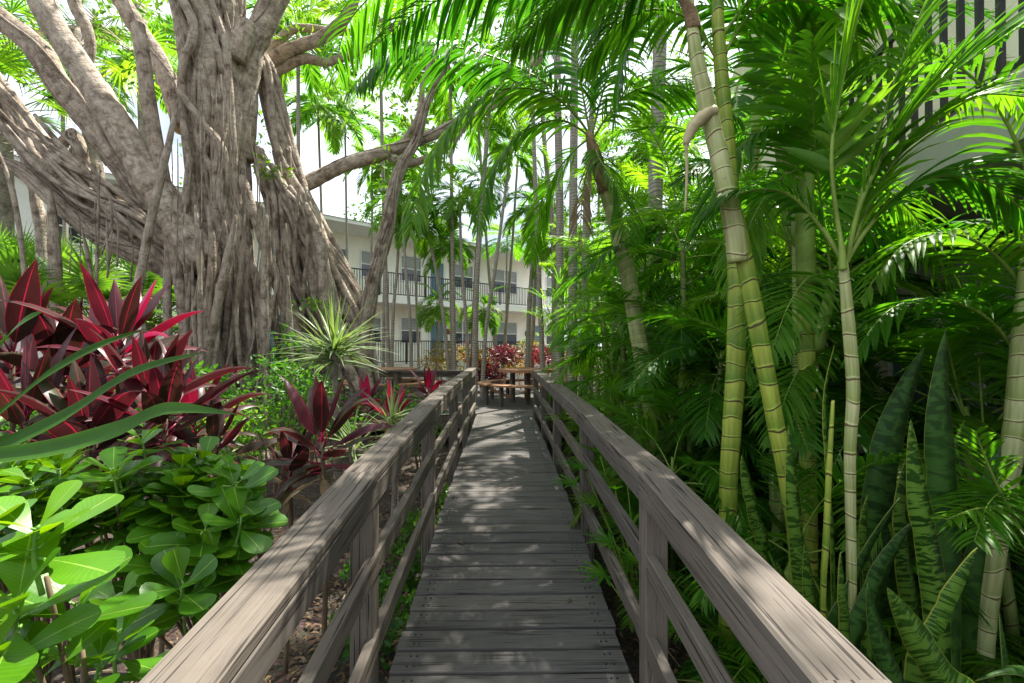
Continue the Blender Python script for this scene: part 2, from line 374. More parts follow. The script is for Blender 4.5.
for s in (-1,1):
    rz_=(lambda y: EYE.z+prof(y,RTL)) if s<0 else (lambda y: EYE.z+prof(y,RTR))
    ps=[0.15,1.95,3.6,5.4,7.1,8.9] if s<0 else [.15,1.95,3.5,5.4,7.1,8.9]
    j=MB()
    for a,b_ in zip([-1.5]+ps,ps): j.beam((BX+s*.49,a,dz(a)-.135),(BX+s*.49,b_,dz(b_)-.135),.045,.19)
    j.build('joist',M['wood'],br,smooth=False)
    for y in ps:
        p=MB(); xx=BX+s*.576-(.015 if s<0 else 0)
        p.beam((xx,y,gz(xx,y)-.05),(xx,y,rz_(y)-.04),.092,.092,bev=.006); p.build('post',M['wood'],br,smooth=False)
    knots=[-1.2,.85,1.95,3.6,4.8,9.02]
    cp=MB(); fa=MB()
    for a,b_ in zip(knots,knots[1:]):
        cp.beam((BX+s*.588-(.024 if s<0 else 0),a,rz_(a)-.019),(BX+s*.588-(.02 if s<0 else 0),b_+.002,rz_(b_)-.019),.143,.038,a=.5+.3*rnd.random(),bev=.007)
        fa.beam((BX+s*.536-(.02 if s<0 else 0),a,rz_(a)-.038-.042),(BX+s*.536-(.02 if s<0 else 0),b_,rz_(b_)-.038-.042),.036,.084,bev=.004)
    cp.build('handrail',M['wood'],br,smooth=False); fa.build('fascia_board',M['wood'],br,smooth=False)
    for off in (.36,.68):
        for a,b_ in zip([-1.2]+ps,ps):
            r_=MB(); r_.beam((BX+s*.553,a,rz_(a)-off),(BX+s*.553,b_,rz_(b_)-off),.04,.085,bev=.004)
            r_.build('rail',M['wood'],br,smooth=False)
# screws at post tops are drawn as tiny dark heads
# ------------------------------------------------------------------ picnic deck
ZD=EYE.z-1.282
dk=thing('picnic_deck','low weathered board deck under the round picnic tables','deck',(0,12,0))
b_=MB(); y=9.1
while y<15.2:
    b_.beam((-5.2,y,ZD-.019),(1.9,y,ZD-.019),.138,.038,bev=.004); y+=.1475
b_.build('deck_boards',M['deckwood'],dk,smooth=False)
f_=MB(); f_.beam((-5.2,9.02,ZD-.15),(-.7,9.02,ZD-.15),.04,.22); f_.beam((.75,9.02,ZD-.15),(1.9,9.02,ZD-.15),.04,.22); f_.beam((1.92,9,ZD-.15),(1.92,15.2,ZD-.15),.04,.22)
f_.build('rim_joist',M['wood'],dk,smooth=False)
def railrun(label, pts, zt, n):
    t_=thing('deck_railing',label,'railing',(pts[0][0],pts[0][1],ZD))
    p,q=V((*pts[0],0)),V((*pts[1],0))
    for k in range(n):
        c=p+(q-p)*k/(n-1); m_=MB(); m_.beam((c.x,c.y,ZD-.3),(c.x,c.y,zt-.04),.092,.092); m_.build('post',M['wood'],t_,smooth=False)
    m_=MB(); m_.beam(p+V((0,0,zt-.019)),q+V((0,0,zt-.019)),.15,.038,bev=.006); m_.build('handrail',M['wood'],t_,smooth=False)
    for off in (.09,.36,.66):
        m_=MB(); m_.beam(p+V((0,0,zt-off)),q+V((0,0,zt-off)),.04,.09); m_.build('rail',M['wood'],t_,smooth=False)
railrun('wooden deck railing running left from the far end of the bridge',[(-.62,9.2),(-4.9,9.2)],EYE.z-.46,4)
railrun('wooden deck railing at the left side of the picnic deck',[(-5.05,9.4),(-5.05,15)],EYE.z-.46,5)

def picnic(label, x, y, rz, grp=None):
    t_=thing('picnic_table',label,'picnic table',(x,y,ZD),rz=rz)
    def ring(mb, r0, r1, a0, a1, z0, z1, n=24):
        """solid ring sector, z0..z1"""
        b=len(mb.v)
        for i in range(n+1):
            a=a0+(a1-a0)*i/n
            for r,z in ((r0,z0),(r1,z0),(r1,z1),(r0,z1)): mb.v.append(V((r*math.cos(a),r*math.sin(a),z)))
        for i in range(n):
            o=b+4*i
            for k in range(4):
                j=(k+1)%4; mb.face([o+k,o+4+k,o+4+j,o+j],[(i/n*2,k*.2),((i+1)/n*2,k*.2),((i+1)/n*2,k*.2+.2),(i/n*2,k*.2+.2)],.5)
        if abs(a1-a0)<6.28:
            mb.face([b,b+1,b+2,b+3],[(0,0)]*4,.5); o=b+4*n; mb.face([o+3,o+2,o+1,o],[(0,0)]*4,.5)
    W=lambda mb: [setattr(mb,'v',[V((x,y,ZD))+Matrix.Rotation(rz,3,'Z')@v for v in mb.v])]
    m_=MB()   # top: boards clipped to a circle plus rim
    rr=.66; k=-.6
    while k<.61:
        h=math.sqrt(max(.01,(rr-.03)**2-(abs(k)+.05)**2)); m_.beam((-h,k,.74),(h,k,.74),.096,.036,bev=.004); k+=.1
    ring(m_,.6,.68,0,2*math.pi,.700,.762); W(m_); m_.build('tabletop',M['redwood'],t_,smooth=False)
    for i in range(4):
        a0=i*math.pi/2+.07; m_=MB(); ring(m_,.86,1.14,a0,a0+math.pi/2-.14,.42,.46,10); W(m_); m_.build('bench_seat',M['redwood'],t_,smooth=False)
        for aa in (a0+.18,a0+math.pi/2-.14-.18):
            m_=MB(); c,s_=math.cos(aa),math.sin(aa); m_.beam((1.02*c,1.02*s_,0),(1.02*c,1.02*s_,.42),.07,.07); W(m_); m_.build('leg',M['wood'],t_,smooth=False)
    for i in range(4):
        aa=i*math.pi/2+math.pi/4; c,s_=math.cos(aa),math.sin(aa)
        m_=MB(); m_.beam((.34*c,.34*s_,0),(.34*c,.34*s_,.70),.085,.085); W(m_); m_.build('leg',M['wood'],t_,smooth=False)
        m_=MB(); m_.beam((.3*c,.3*s_,.38),(1.1*c,1.1*s_,.38),.04,.08); m_.beam((.36*c,.36*s_,.1),(.95*c,.95*s_,.34),.035,.06); W(m_); m_.build('brace',M['redwood'],t_,smooth=False)
    return t_
picnic('round reddish wooden picnic table with curved benches at the end of the bridge',.56,10.95,R(40))
picnic('round wooden picnic table behind the deck railing, left of the bridge',-2.7,11.3,R(20))

# ------------------------------------------------------------------ motel building behind
D=V((.737,.676,0)); Nn=V((.676,-.737,0)); P0=V((-7.2,19.7,0))
def FP(s,off,z): return P0+D*s+Nn*off+V((0,0,z))
def s_of(px, off):
    """where along the facade (pushed out by off) pixel column px lands"""
    d=ROT@V(((px-512)/F,0,-1)); o=P0+Nn*off
    # o + D s = EYE + d k
    det=D.x*(-d.y)-(-d.x)*D.y; rx,ry=EYE.x-o.x,EYE.y-o.y
    return (rx*(-d.y)-(-d.x)*ry)/det
RF=Matrix((D,-Nn,V((0,0,1)))).transposed()
def fbox(mb,s0,s1,o0,o1,z0,z1,m=0): mb.box(FP((s0+s1)/2,(o0+o1)/2,(z0+z1)/2),(s1-s0,abs(o1-o0),z1-z0),RF,m)
Z1=1.05; Z2=4.12; ZE=6.95; WO=-1.45; S0,S1=-14,15
mt=thing('motel_building','two-storey cream building with long railed galleries behind the garden palms','building',tuple(FP(0,0,0)))
SL=s_of(250,0)-.4       # left of this the building closes flush with the gallery edge
m_=MB(); fbox(m_,S0,S1,WO-6,WO,0,ZE+.02); m_.build('wall',M['wall'],mt,smooth=False)
m_=MB(); fbox(m_,S0,s_of(232,0),WO-.01,-.12,0,ZE-.1); m_.build('wing_wall',M['white'],mt,smooth=False)
m_=MB(); fbox(m_,S0-.1,S1,WO+.002,0.08,0,Z1); m_.build('terrace',M['soil_wall'],mt,smooth=False)
m_=MB(); fbox(m_,s_of(232,0),S1,WO+.002,.05,Z2-.3,Z2); m_.build('gallery_slab',M['white'],mt,smooth=False)
m_=MB(); fbox(m_,S0-.5,S1,WO-6.5,.45,ZE,ZE+.16); m_.build('eave',M['white'],mt,smooth=False)
m_=MB(); q=[FP(S0-.7,.5,ZE+.16),FP(S1,.5,ZE+.16),FP(S1,-3.9,ZE+1.35),FP(S0-.7,-3.9,ZE+1.35),FP(S1,-8.2,ZE+.16),FP(S0-.7,-8.2,ZE+.16)]
m_.v=q; m_.face([0,1,2,3],[(0,0)]*4); m_.face([3,2,4,5],[(0,0)]*4); m_.face([0,3,5],[(0,0)]*3); m_.face([1,4,2],[(0,0)]*3); m_.build('roof',M['roof'],mt,smooth=False)
def gallery(s0,s1,z):
    m_=MB(); s=s0
    fbox(m_,s0,s1,-.06,-.02,z+1.04,z+1.09); fbox(m_,s0,s1,-.055,-.025,z+.09,z+.13)
    while s<s1: fbox(m_,s-.012,s+.012,-.052,-.028,z+.1,z+1.04); s+=.125
    s=s0
    while s<s1: fbox(m_,s-.03,s+.03,-.07,-.01,z,z+1.06); s+=2.4
    m_.build('railing',M['black'],mt,smooth=False)
gallery(s_of(262,0),S1-1,Z2); gallery(s_of(300,0),s_of(545,0),Z1); gallery(s_of(556,0),S1-1,Z1)
def window(px0,px1,z0,z1,off=WO,big=False,mats='blind'):
    s0,s1=s_of(px0,off),s_of(px1,off); m_=MB(); fbox(m_,s0,s1,off-.02,off+.02,z0,z1)
    f=m_.build('window',M['glass'],mt,smooth=False)
    m_=MB(); w_=.06
    fbox(m_,s0-w_,s1+w_,off+.002,off+.05,z1,z1+w_); fbox(m_,s0-w_,s1+w_,off+.002,off+.07,z0-w_,z0)
    fbox(m_,s0-w_,s0,off+.002,off+.05,z0,z1); fbox(m_,s1,s1+w_,off+.002,off+.05,z0,z1)
    zm=(z0+z1)/2; fbox(m_,s0,s1,off+.021,off+.045,zm-.025,zm+.025)
    if big: sm=(s0+s1)/2; fbox(m_,sm-.03,sm+.03,off+.021,off+.047,z0,z1)
    m_.build('frame',M['white'],f,smooth=False)
    m_=MB(); z=zm+.04
    while z<z1-.02: fbox(m_,s0+.03,s1-.03,off+.022,off+.028,z,z+.035); z+=.05
    m_.build('blind',M[mats],f,smooth=False)
def door(px0,px1,z0,off=WO):
    s0,s1=s_of(px0,off),s_of(px1,off); m_=MB(); fbox(m_,s0,s1,off-.02,off+.03,z0+.02,z0+2.1)
    for zz in (.25,1.15):
        fbox(m_,s0+.12,(s0+s1)/2-.05,off+.03,off+.038,z0+zz,z0+zz+.75); fbox(m_,(s0+s1)/2+.05,s1-.12,off+.03,off+.038,z0+zz,z0+zz+.75)
    o=m_.build('door',M['blue'],mt,smooth=False)
    m_=MB(); fbox(m_,s0-.09,s0,off+.002,off+.05,z0,z0+2.2); fbox(m_,s1,s1+.09,off+.002,off+.05,z0,z0+2.2); fbox(m_,s0,s1,off+.002,off+.05,z0+2.1,z0+2.2)
    m_.build('frame',M['white'],o,smooth=False)
    m_=MB(); fbox(m_,s1-.13,s1-.08,off+.03,off+.08,z0+1,z0+1.05); m_.build('handle',M['black'],o,smooth=False)
for z in (Z1,Z2):
    window(401,420,z+1.0,z+2.2); window(361,380,z+1.0,z+2.15)
    door(430,443,z); door(330,345,z); door(531,540,z); door(268,285,z)
    window(452,472,z+.95,z+2.15,big=True,mats='blind'); window(492,516,z+.9,z+2.2,big=True); window(300,316,z+1,z+2.2); window(546,560,z+.95,z+2.15)
for (a,b2) in ((48,84),(88,122),(150,178)): window(a,b2,Z2+.85,Z2+1.8,off=-.12,big=True,mats='black')
m_=MB()
for px in (448,526):
    s=s_of(px,WO); fbox(m_,s-.07,s+.07,WO+.002,WO+.1,Z1+1.45,Z1+1.75)
m_.build('wall_lamp',M['brown'],mt,smooth=False)

# ------------------------------------------------------------------ building on the right
E0=V((2.82,2.6,0)); ED=V((.24,.97,0)).normalized(); EN=V((-ED.y,ED.x,0))
RE=Matrix((ED,-EN,V((0,0,1)))).transposed()
def EP(s,off,z): return E0+ED*s+EN*off+V((0,0,z))
def ebox(mb,s0,s1,o0,o1,z0,z1,m=0): mb.box(EP((s0+s1)/2,(o0+o1)/2,(z0+z1)/2),(s1-s0,abs(o1-o0),z1-z0),RE,m)
H1=3.0; H2=3.36
bo=thing('guest_house','grey-white building with a black-railed balcony behind the palms on the right','building',tuple(EP(0,0,0)))
m_=MB(); ebox(m_,-4,12,-8,-1.6,0,7.0); m_.build('wall',M['wallR'],bo,smooth=False)
m_=MB(); ebox(m_,-4,4.6,-1.598,0,H1,H2); m_.build('balcony_slab',M['greytrim'],bo,smooth=False)
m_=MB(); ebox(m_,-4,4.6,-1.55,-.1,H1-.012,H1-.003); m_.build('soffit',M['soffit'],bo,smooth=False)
m_=MB(); ebox(m_,4.6,7.2,-1.598,.05,0,7.0); m_.build('wing_wall',M['wallR'],bo,smooth=False)
m_=MB(); ebox(m_,-4.5,12,-8.2,-1.2,7.0,7.2); m_.build('roof',M['greytrim'],bo,smooth=False)
m_=MB(); s=-3.9; ebox(m_,-4,4.58,-.09,-.05,H2+1.03,H2+1.08); ebox(m_,-4,4.58,-.085,-.055,H2+.08,H2+.12)
while s<4.58: ebox(m_,s-.015,s+.015,-.088,-.054,H2+.1,H2+1.03); s+=.17
m_.build('railing',M['black'],bo,smooth=False)
# siding, shuttered window, door, vent on the ground floor
m_=MB(); z=.12
while z<2.9: ebox(m_,-4,4.58,-1.597,-1.58,z,z+.15); z+=.16
m_.build('siding',M['white'],bo,smooth=False)
def jal(s0,s1,z0,z1):
    m_=MB(); ebox(m_,s0,s1,-1.575,-1.55,z0,z1); f=m_.build('window',M['glass'],bo,smooth=False)
    m_=MB(); ebox(m_,s0-.07,s0,-1.575,-1.52,z0-.07,z1+.07); ebox(m_,s1,s1+.07,-1.575,-1.52,z0-.07,z1+.07); ebox(m_,s0,s1,-1.575,-1.52,z1,z1+.07); ebox(m_,s0,s1,-1.575,-1.52,z0-.07,z0); m_.build('frame',M['white'],f,smooth=False)
    m_=MB(); z=z0+.05
    while z<z1-.03: m_.box(EP((s0+s1)/2,-1.53,z),(s1-s0-.02,.01,.075),RE@Matrix.Rotation(R(35),3,'X')); z+=.085
    m_.build('louvre',M['soffit'],f,smooth=False)
jal(1.3,2.7,.85,1.9); jal(-1.6,.2,.85,2.0); jal(0,1.6,H2+.8,H2+2.0); jal(-3,-1.5,H2+.8,H2+2.0)
m_=MB(); ebox(m_,3.5,4.4,-1.575,-1.53,.1,2.2); dd=m_.build('door',M['blue'],bo,smooth=False)
m_=MB(); ebox(m_,3.4,3.5,-1.575,-1.51,.1,2.3); ebox(m_,4.4,4.5,-1.575,-1.51,.1,2.3); m_.build('frame',M['white'],dd,smooth=False)
m_=MB(); ebox(m_,2.95,3.2,-1.575,-1.5,1.75,2.05); ebox(m_,2.97,3.18,-1.5,-1.49,1.88,1.91); m_.build('wall_vent',M['brown'],bo,smooth=False)
# ------------------------------------------------------------------ leaf builders
UP=V((0,0,1))
def rvec(r): 
    a=r.uniform(0,2*math.pi); z=r.uniform(-1,1); s=math.sqrt(1-z*z); return V((s*math.cos(a),s*math.sin(a),z))
def grav_path(p, d, L, n, g):
    o=[V(p)]; d=V(d).normalized()
    for i in range(n):
        d=(d+V((0,0,-g/n*(.4+1.2*i/n)))).normalized(); o.append(o[-1]+d*(L/n))
    return o
def frond(mb, spine, r, npair=34, LL=.42, wid=.014, droop=.9, ang=52, lift=18, start=.2, rr=.011, segs=4, twist=0, two=False, tear=0.06, planar=None, a0=None):
    """feather palm leaf: rachis tube (slot 1) and leaflets (slot 0)"""
    sp,rd=spline([V(p) for p in spine],[rr*(1-.85*i/(len(spine)-1)) for i in range(len(spine))],6)
    mb.tube(sp,rd,5,m=1,straight=True,cap=False)
    cum=[0]
    for a,b in zip(sp,sp[1:]): cum.append(cum[-1]+(b-a).length)
    tot=cum[-1]; base=r.uniform(.1,.8) if a0 is None else a0; k=0
    for i in range(npair):
        t=start+(1-start)*(i+.5)/npair; dist=t*tot
        while k<len(cum)-2 and cum[k+1]<dist: k+=1
        f=(dist-cum[k])/max(1e-6,cum[k+1]-cum[k]); p=sp[k].lerp(sp[k+1],f); T=(sp[k+1]-sp[k]).normalized()
        side=T.cross(UP)
        if side.length<.1: side=V((0,1,0))
        side.normalize(); nrm=side.cross(T)
        if twist: q=Matrix.Rotation(twist*t,3,T); side=q@side; nrm=q@nrm
        env=math.sin(math.pi*(.16+.80*((t-start)/(1-start)))**.9)**.7
        for sgn in (-1,1):
            if r.random()<tear: continue
            L=LL*env*r.uniform(.88,1.06); an=R(ang-18*t+r.uniform(-6,6)); lf=R(lift+r.uniform(-7,7))
            d=T*math.cos(an)+(side*sgn*math.cos(lf)+nrm*math.sin(lf))*math.sin(an)
            g=droop*r.uniform(.7,1.3)*(1.6 if r.random()<.08 else 1)
            pts=grav_path(p,d,L,segs,g)
            dm=(pts[-1]-pts[0]).normalized(); wv=(T-dm*T.dot(dm)); wv=wv.normalized() if wv.length>.05 else nrm
            wv=(wv+nrm*r.uniform(-.35,.35)).normalized()
            a=min(1,max(0,base+r.uniform(-.16,.16))); h=wid*r.uniform(.85,1.15)*(.6+.4*env)
            b=len(mb.v)
            if two:
                mb.blade(pts,wv*sgn,h,0,a,fold=.35,prof=lambda t:[.45,1,.95,.62,.02][min(4,int(round(t*4)))] if segs==4 else lens(t))
            else:
                pr=(.45,1,.9,.55,.03) if segs==4 else (.5,1,.72,.04)
                for q_,w_ in zip(pts,pr): mb.v += [q_-wv*h*w_, q_+wv*h*w_]
                for s_ in range(segs):
                    o=b+2*s_; mb.face([o,o+1,o+3,o+2],[(0,s_/segs),(1,s_/segs),(1,(s_+1)/segs),(0,(s_+1)/segs)],a,0)
def arc(L, pitch, bend, n=5):
    """spine in the XZ plane starting at the origin"""
    p=V((0,0,0)); a=pitch; o=[p.copy()]
    for i in range(n): a-=bend/n; p=p+V((math.cos(a),0,math.sin(a)))*(L/n); o.append(p.copy())
    return o
def frond_set(prefix, specs, leafm, stemm, **kw):
    out=[]
    for i,(L,pitch,bend) in enumerate(specs):
        mb=MB(); r=random.Random(100+i*7+len(prefix)); frond(mb,arc(L,R(pitch),R(bend)),r,**kw); out.append((pitch,mb.mesh(prefix,[leafm,stemm])))
    return out
ARE=frond_set('areca_frond',[(1.9,82,60),(1.7,74,80),(2.0,66,85),(1.7,58,95),(1.9,50,90),(1.6,40,85),(1.8,30,80),(1.5,18,75),(1.3,5,60)],M['areca'],M['petiole'],npair=38,LL=.52,wid=.0165,droop=.75)
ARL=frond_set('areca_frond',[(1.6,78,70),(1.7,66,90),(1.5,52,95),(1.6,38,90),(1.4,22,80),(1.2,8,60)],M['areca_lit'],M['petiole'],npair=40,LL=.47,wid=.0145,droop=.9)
ADO=frond_set('palm_frond',[(1.5,85,70),(1.6,65,110),(1.6,45,120),(1.5,25,110),(1.5,5,80),(1.3,-20,55)],M['palm'],M['petiole'],npair=36,LL=.5,wid=.023,droop=.8,lift=22,segs=3,start=.1)
KEN=frond_set('palm_frond',[(2.4,80,75),(2.5,62,110),(2.4,42,120),(2.3,20,110),(2.1,-5,75)],M['palm'],M['petiole'],npair=46,LL=.6,wid=.018,droop=1.5,lift=5,segs=3,start=.14)

def crown_of(parent, loc, fs, n, r, scl=1., top=1., spread=None, pmin=-90, name='frond'):
    ga=2.399963; a0=r.uniform(0,6)
    for i in range(n):
        k=min(len(fs)-1,int(i/n*len(fs)+r.uniform(0,.9))) if not spread else r.randrange(*spread)
        inst(name,fs[k][1],parent,V(loc)+V((0,0,-.02*i)),a0+ga*i+r.uniform(-.3,.3),scl*r.uniform(.82,1.12),ry=r.uniform(-.1,.1),rx=r.uniform(-.25,.25))

# ------------------------------------------------------------------ slim palms in front of the building
def slim_palm(label, pts, r0, r1, ncr=11, scl=1., fs=ADO, mt_='thin_trunk', group='slim ringed palms in front of the building', shaft=.7, seed=0):
    r=random.Random(seed+int(pts[0].x*100)); base=pts[0]
    t_=thing('slim_palm',label,'palm tree',tuple(base),group)
    m_=MB(); n=len(pts); m_.tube(pts,[r0*1.25]+[r0+(r1-r0)*i/(n-1) for i in range(1,n)],10,sub=8,rough=.05); m_.build('trunk',M[mt_],t_)
    top=pts[-1]; d=(pts[-1]-pts[-2]).normalized(); m_=MB(); m_.tube([top-d*.02,top+d*shaft*.5,top+d*shaft],[r1*1.25,r1*1.15,r1*.5],8); m_.build('crownshaft',M['shaft'],t_)
    crown_of(t_,top+d*shaft*.9-base,fs,ncr,r,scl)
    return t_
def gpt(px,py,Y,z=None):
    p=P(px,py,Y); 
    if z is not None: p.z=z
    return p
SP=[ # label, base px, Y, [(px,py)...], r0
 ('slim palm leaning left, its foot beside the left end of the croton bushes',(452,372),13.0,[(445,330),(436,270),(428,235)],.055,1.),
 ('thin dark-ringed palm rising in front of the lower blue door',(452,370),13.6,[(451,300),(450,262)],.045,.95),
 ('slim grey palm between the blue door and the double window, crown under the eave',(470,370),12.6,[(466,320),(462,270),(460,215)],.05,1.),
 ('tall pale palm in the pair above the croton bushes, the thicker one',(474,372),12.3,[(476,300),(480,230),(486,150),(490,95)],.075,1.1),
 ('tall palm bending right, crossing in front of the roof corner',(481,376),12.0,[(486,330),(495,270),(503,210),(509,165)],.05,1.),
 ('palm just left of the thick pale one, with a brown ringed stem',(471,370),14.0,[(473,320),(476,262),(480,200)],.05,1.),
 ('white-barked palm directly behind the picnic table',(527,370),13.2,[(529,320),(532,270),(535,225)],.075,1.05),
 ('palm twinned with the white-barked one behind the table, slightly slimmer',(531,368),13.8,[(534,310),(537,262),(541,215)],.06,1.),
 ('palm with ringed stem seen through the upper gallery, right of the twisted limb',(391,372),13.0,[(393,320),(397,270),(399,230)],.05,.95),
 ('thin palm in front of the upper window of the cream wall',(412,372),12.4,[(410,320),(405,260),(402,208)],.045,.9),
 ('thin brown palm crossing the gallery beside the twisted fig limb',(383,372),14.2,[(384,300),(386,225),(388,170)],.05,.95),
 ('slim palm seen just right of the fig roots, before the gallery',(366,372),15.5,[(370,300),(372,230),(372,185)],.045,.9),
]
for i,(lab,b,Y,up,r0,scl) in enumerate(SP):
    pts=[gpt(b[0],b[1],Y,.1)]+[P(x,y,Y+.1*j) for j,(x,y) in enumerate(up)]
    slim_palm(lab,pts,r0,r0*.7,13,scl*.8,seed=i)
# tall trunks whose crowns stand at or over the top of the picture
TP=[('very tall palm behind the bridge end, left stem of three against the sky',(559,330),9.8,[(560,230),(558,120),(557,40),(556,-40)],.085),
 ('very tall palm behind the bridge end, middle stem of three against the sky',(572,335),9.2,[(573,240),(574,130),(575,50),(577,-50)],.085),
 ('very tall palm of the three against the sky, the one leaning to the right',(583,335),10.2,[(586,230),(590,150),(596,60),(602,-30)],.08),
 ('tall dark palm trunk rising behind the pale curved areca cane',(655,340),6.6,[(655,240),(657,130),(660,40),(662,-80)],.11),
 ('tall grey palm trunk behind the big hanging frond left of centre',(556,340),12.6,[(553,240),(545,150),(540,60)],.07)]
for i,(lab,b,Y,up,r0) in enumerate(TP):
    pts=[gpt(b[0],b[1],Y,.0)]+[P(x,y,Y) for j,(x,y) in enumerate(up)]
    slim_palm(lab,pts,r0,r0*.8,7,.85,fs=KEN,group='tall palm trunks rising past the canopy',seed=i+50)
# crowns without a visible stem foot: palms farther back that fill the middle distance
BP=[('bushy bright palm in front of the upper gallery, left of the sky gap',(438,360),15.5,(440,235),.06,1.05),
 ('bright arching palm low before the ground-floor windows',(486,362),13.8,(484,318),.04,.62),
 ('bright young palm before the lower blue door',(436,366),14.0,(437,312),.04,.6),
 ('bright palm crown between the sky gap and the white-barked palm',(505,362),17.5,(507,245),.06,1.),
 ('palm with yellow-green crown right of the table palms',(552,360),12.8,(553,250),.06,.7),
 ('palm crown right of the twin palms, before the dark areca screen',(566,360),11.0,(572,262),.06,.62),
 ('large palm crown high behind the white limb of the fig',(350,360),16.5,(345,120),.08,1.3),
 ('palm crown showing through the gap right of the fig trunk',(330,360),14.5,(318,110),.08,1.2),
 ('palm crown hanging over the roof left of the tall pale palm',(420,360),16.0,(412,150),.08,1.2),
 ('dense palm crown behind the arching areca frond, top centre',(500,360),15.0,(520,120),.08,1.2),
 ('palm crown behind the three tall stems',(590,350),13.5,(600,170),.08,.95),
 ('palm far behind, between the roof end and the three stems',(543,352),24,(540,235),.09,1.25),
 ('palm crown filling the sky over the left fig limbs, bright fronds',(70,360),13,(62,70),.1,1.3),
 ('palm crown behind the fig, hanging between trunk and left limb',(150,360),15,(150,60),.1,1.35),
 ('palm crown right of the fig trunk top, near the upper frame edge',(300,360),12,(298,45),.1,1.2),
 ('palm crown over the white fig branch, upper middle',(390,360),13,(380,45),.1,1.25),
 ('palm crown above the roof corner, top middle',(455,360),13,(450,62),.1,1.25),
 ('palm crown against the sky between two hanging fronds',(500,360),17,(478,120),.1,1.25),
 ('palm crown at the top edge left of the three tall stems',(545,360),11,(530,20),.1,1.15),
 ('palm crown just behind the curved pale cane top',(625,360),10.5,(650,150),.1,1.)
]
for i,(lab,b,Y,tp,r0,scl) in enumerate(BP):
    top=P(tp[0],tp[1],Y); r0*=.55; pts=[gpt(b[0],b[1],Y,.2),V((top.x*.6+gpt(b[0],b[1],Y).x*.4,Y,top.z*.55)),top]
    slim_palm(lab,pts,r0,r0*.8,15,scl,fs=(ADO if i%3 else ARL),group='palms massed in the middle distance',seed=i+90,shaft=.4)

# fan palms, upper left and left behind the fig
def fan_leaf(mb, c, d, nrm, Rr, r, nseg=26, spread=R(250), a=.5, droop=.5, wid=.02):
    d=d.normalized(); s=d.cross(nrm).normalized(); nrm=s.cross(d)
    for i in range(nseg):
        th=-spread/2+spread*i/(nseg-1); dd=d*math.cos(th)+s*math.sin(th)+nrm*.12
        L=Rr*(1-.18*abs(th)/(spread/2))*r.uniform(.92,1.04); pts=grav_path(c,dd,L,4,droop*r.uniform(.6,1.4))
        wv=(dd.cross(nrm)).normalized(); b=len(mb.v); aa=min(1,max(0,a+r.uniform(-.15,.15)))
        for q_,w_ in zip(pts,(.3,1,.95,.5,.03)): mb.v += [q_-wv*wid*w_, q_+nrm*.005, q_+wv*wid*w_]
        for k in range(4):
            o=b+3*k; mb.face([o,o+1,o+4,o+3],[(0,k/4),(.5,k/4),(.5,k/4+.25),(0,k/4+.25)],aa); mb.face([o+1,o+2,o+5,o+4],[(.5,k/4),(1,k/4),(1,k/4+.25),(.5,k/4+.25)],aa)
def fan_palm(label, base, top, n, Rr, pet, r, group=None, lm='fan', tr=.09, pits=(-35,80)):
    t_=thing('fan_palm',label,'fan palm',tuple(base),group)
    m_=MB(); mid=(base+top)/2+V((.05,0,0)); m_.tube([base,mid,top],[tr*1.2,tr,tr*.9],9,rough=.1); m_.build('trunk',M['palmbark'],t_)
    for i in range(n):
        az=i*2.4+r.uniform(-.3,.3); pt=R(pits[1]-(pits[1]-pits[0])*(i/n)+r.uniform(-8,8)); dd=V((math.cos(az)*math.cos(pt),math.sin(az)*math.cos(pt),math.sin(pt)))
        pp=grav_path(top,dd,pet*r.uniform(.8,1.1),5,.35); mb=MB(); mb.tube(pp,[.012]*6,4,m=1,sub=1)
        e=pp[-1]-pp[-2]; hd=e.cross(UP); nr=hd.cross(e).normalized() if hd.length>1e-3 else V((1,0,0))
        fan_leaf(mb,pp[-1],e+V((0,0,-.25*e.length)),nr,Rr*r.uniform(.85,1.1),r,a=r.uniform(.1,.9)); dd_=i>=n-3 and lm=='palm'; mb.build('fan_frond',[M['dead' if dd_ else lm],M['dead' if dd_ else 'petiole']],t_)
    return t_
r=random.Random(3)
fan_palm('tall fan palm with drooping fronds behind the crossing fig limbs, top left',gpt(120,360,10.5,.2),P(78,30,10.5),16,1.15,1.2,r,lm='palm',tr=.16)
fan_palm('thick dark-trunked fan palm at the top left edge of the picture',gpt(-4,330,9.5,.2),P(-2,118,9.5),14,1.0,1.1,r,lm='palm',tr=.22)
fan_palm('fan palm high between the fig trunk and its left limbs',gpt(150,360,13,.2),P(140,5,13),12,1.2,1.4,r,lm='palm',tr=.15)
for i,(px,py,Y,lab) in enumerate(((95,292,7.2,'sunlit fan palmetto below the left fig limb'),(30,300,6.6,'sunlit fan palmetto at the left edge behind the red plants'),(150,288,8.2,'sunlit fan palmetto under the louvred windows'),(190,305,8.8,'sunlit fan palmetto behind the hanging fig roots'),(60,262,10.2,'palmetto clump farthest back under the wing wall'),(8,262,8.6,'tall palmetto at the left edge of the picture'),(128,262,9.6,'yellow-green palmetto below the middle louvred window'))):
    p=P(px,py,Y); fan_palm(lab,V((p.x,p.y,gz(p.x,p.y))),V((p.x,p.y,max(.5,p.z-.55))),13,.62,.75,r,group='sunlit fan palmettos on the left',pits=(5,85),tr=.07)

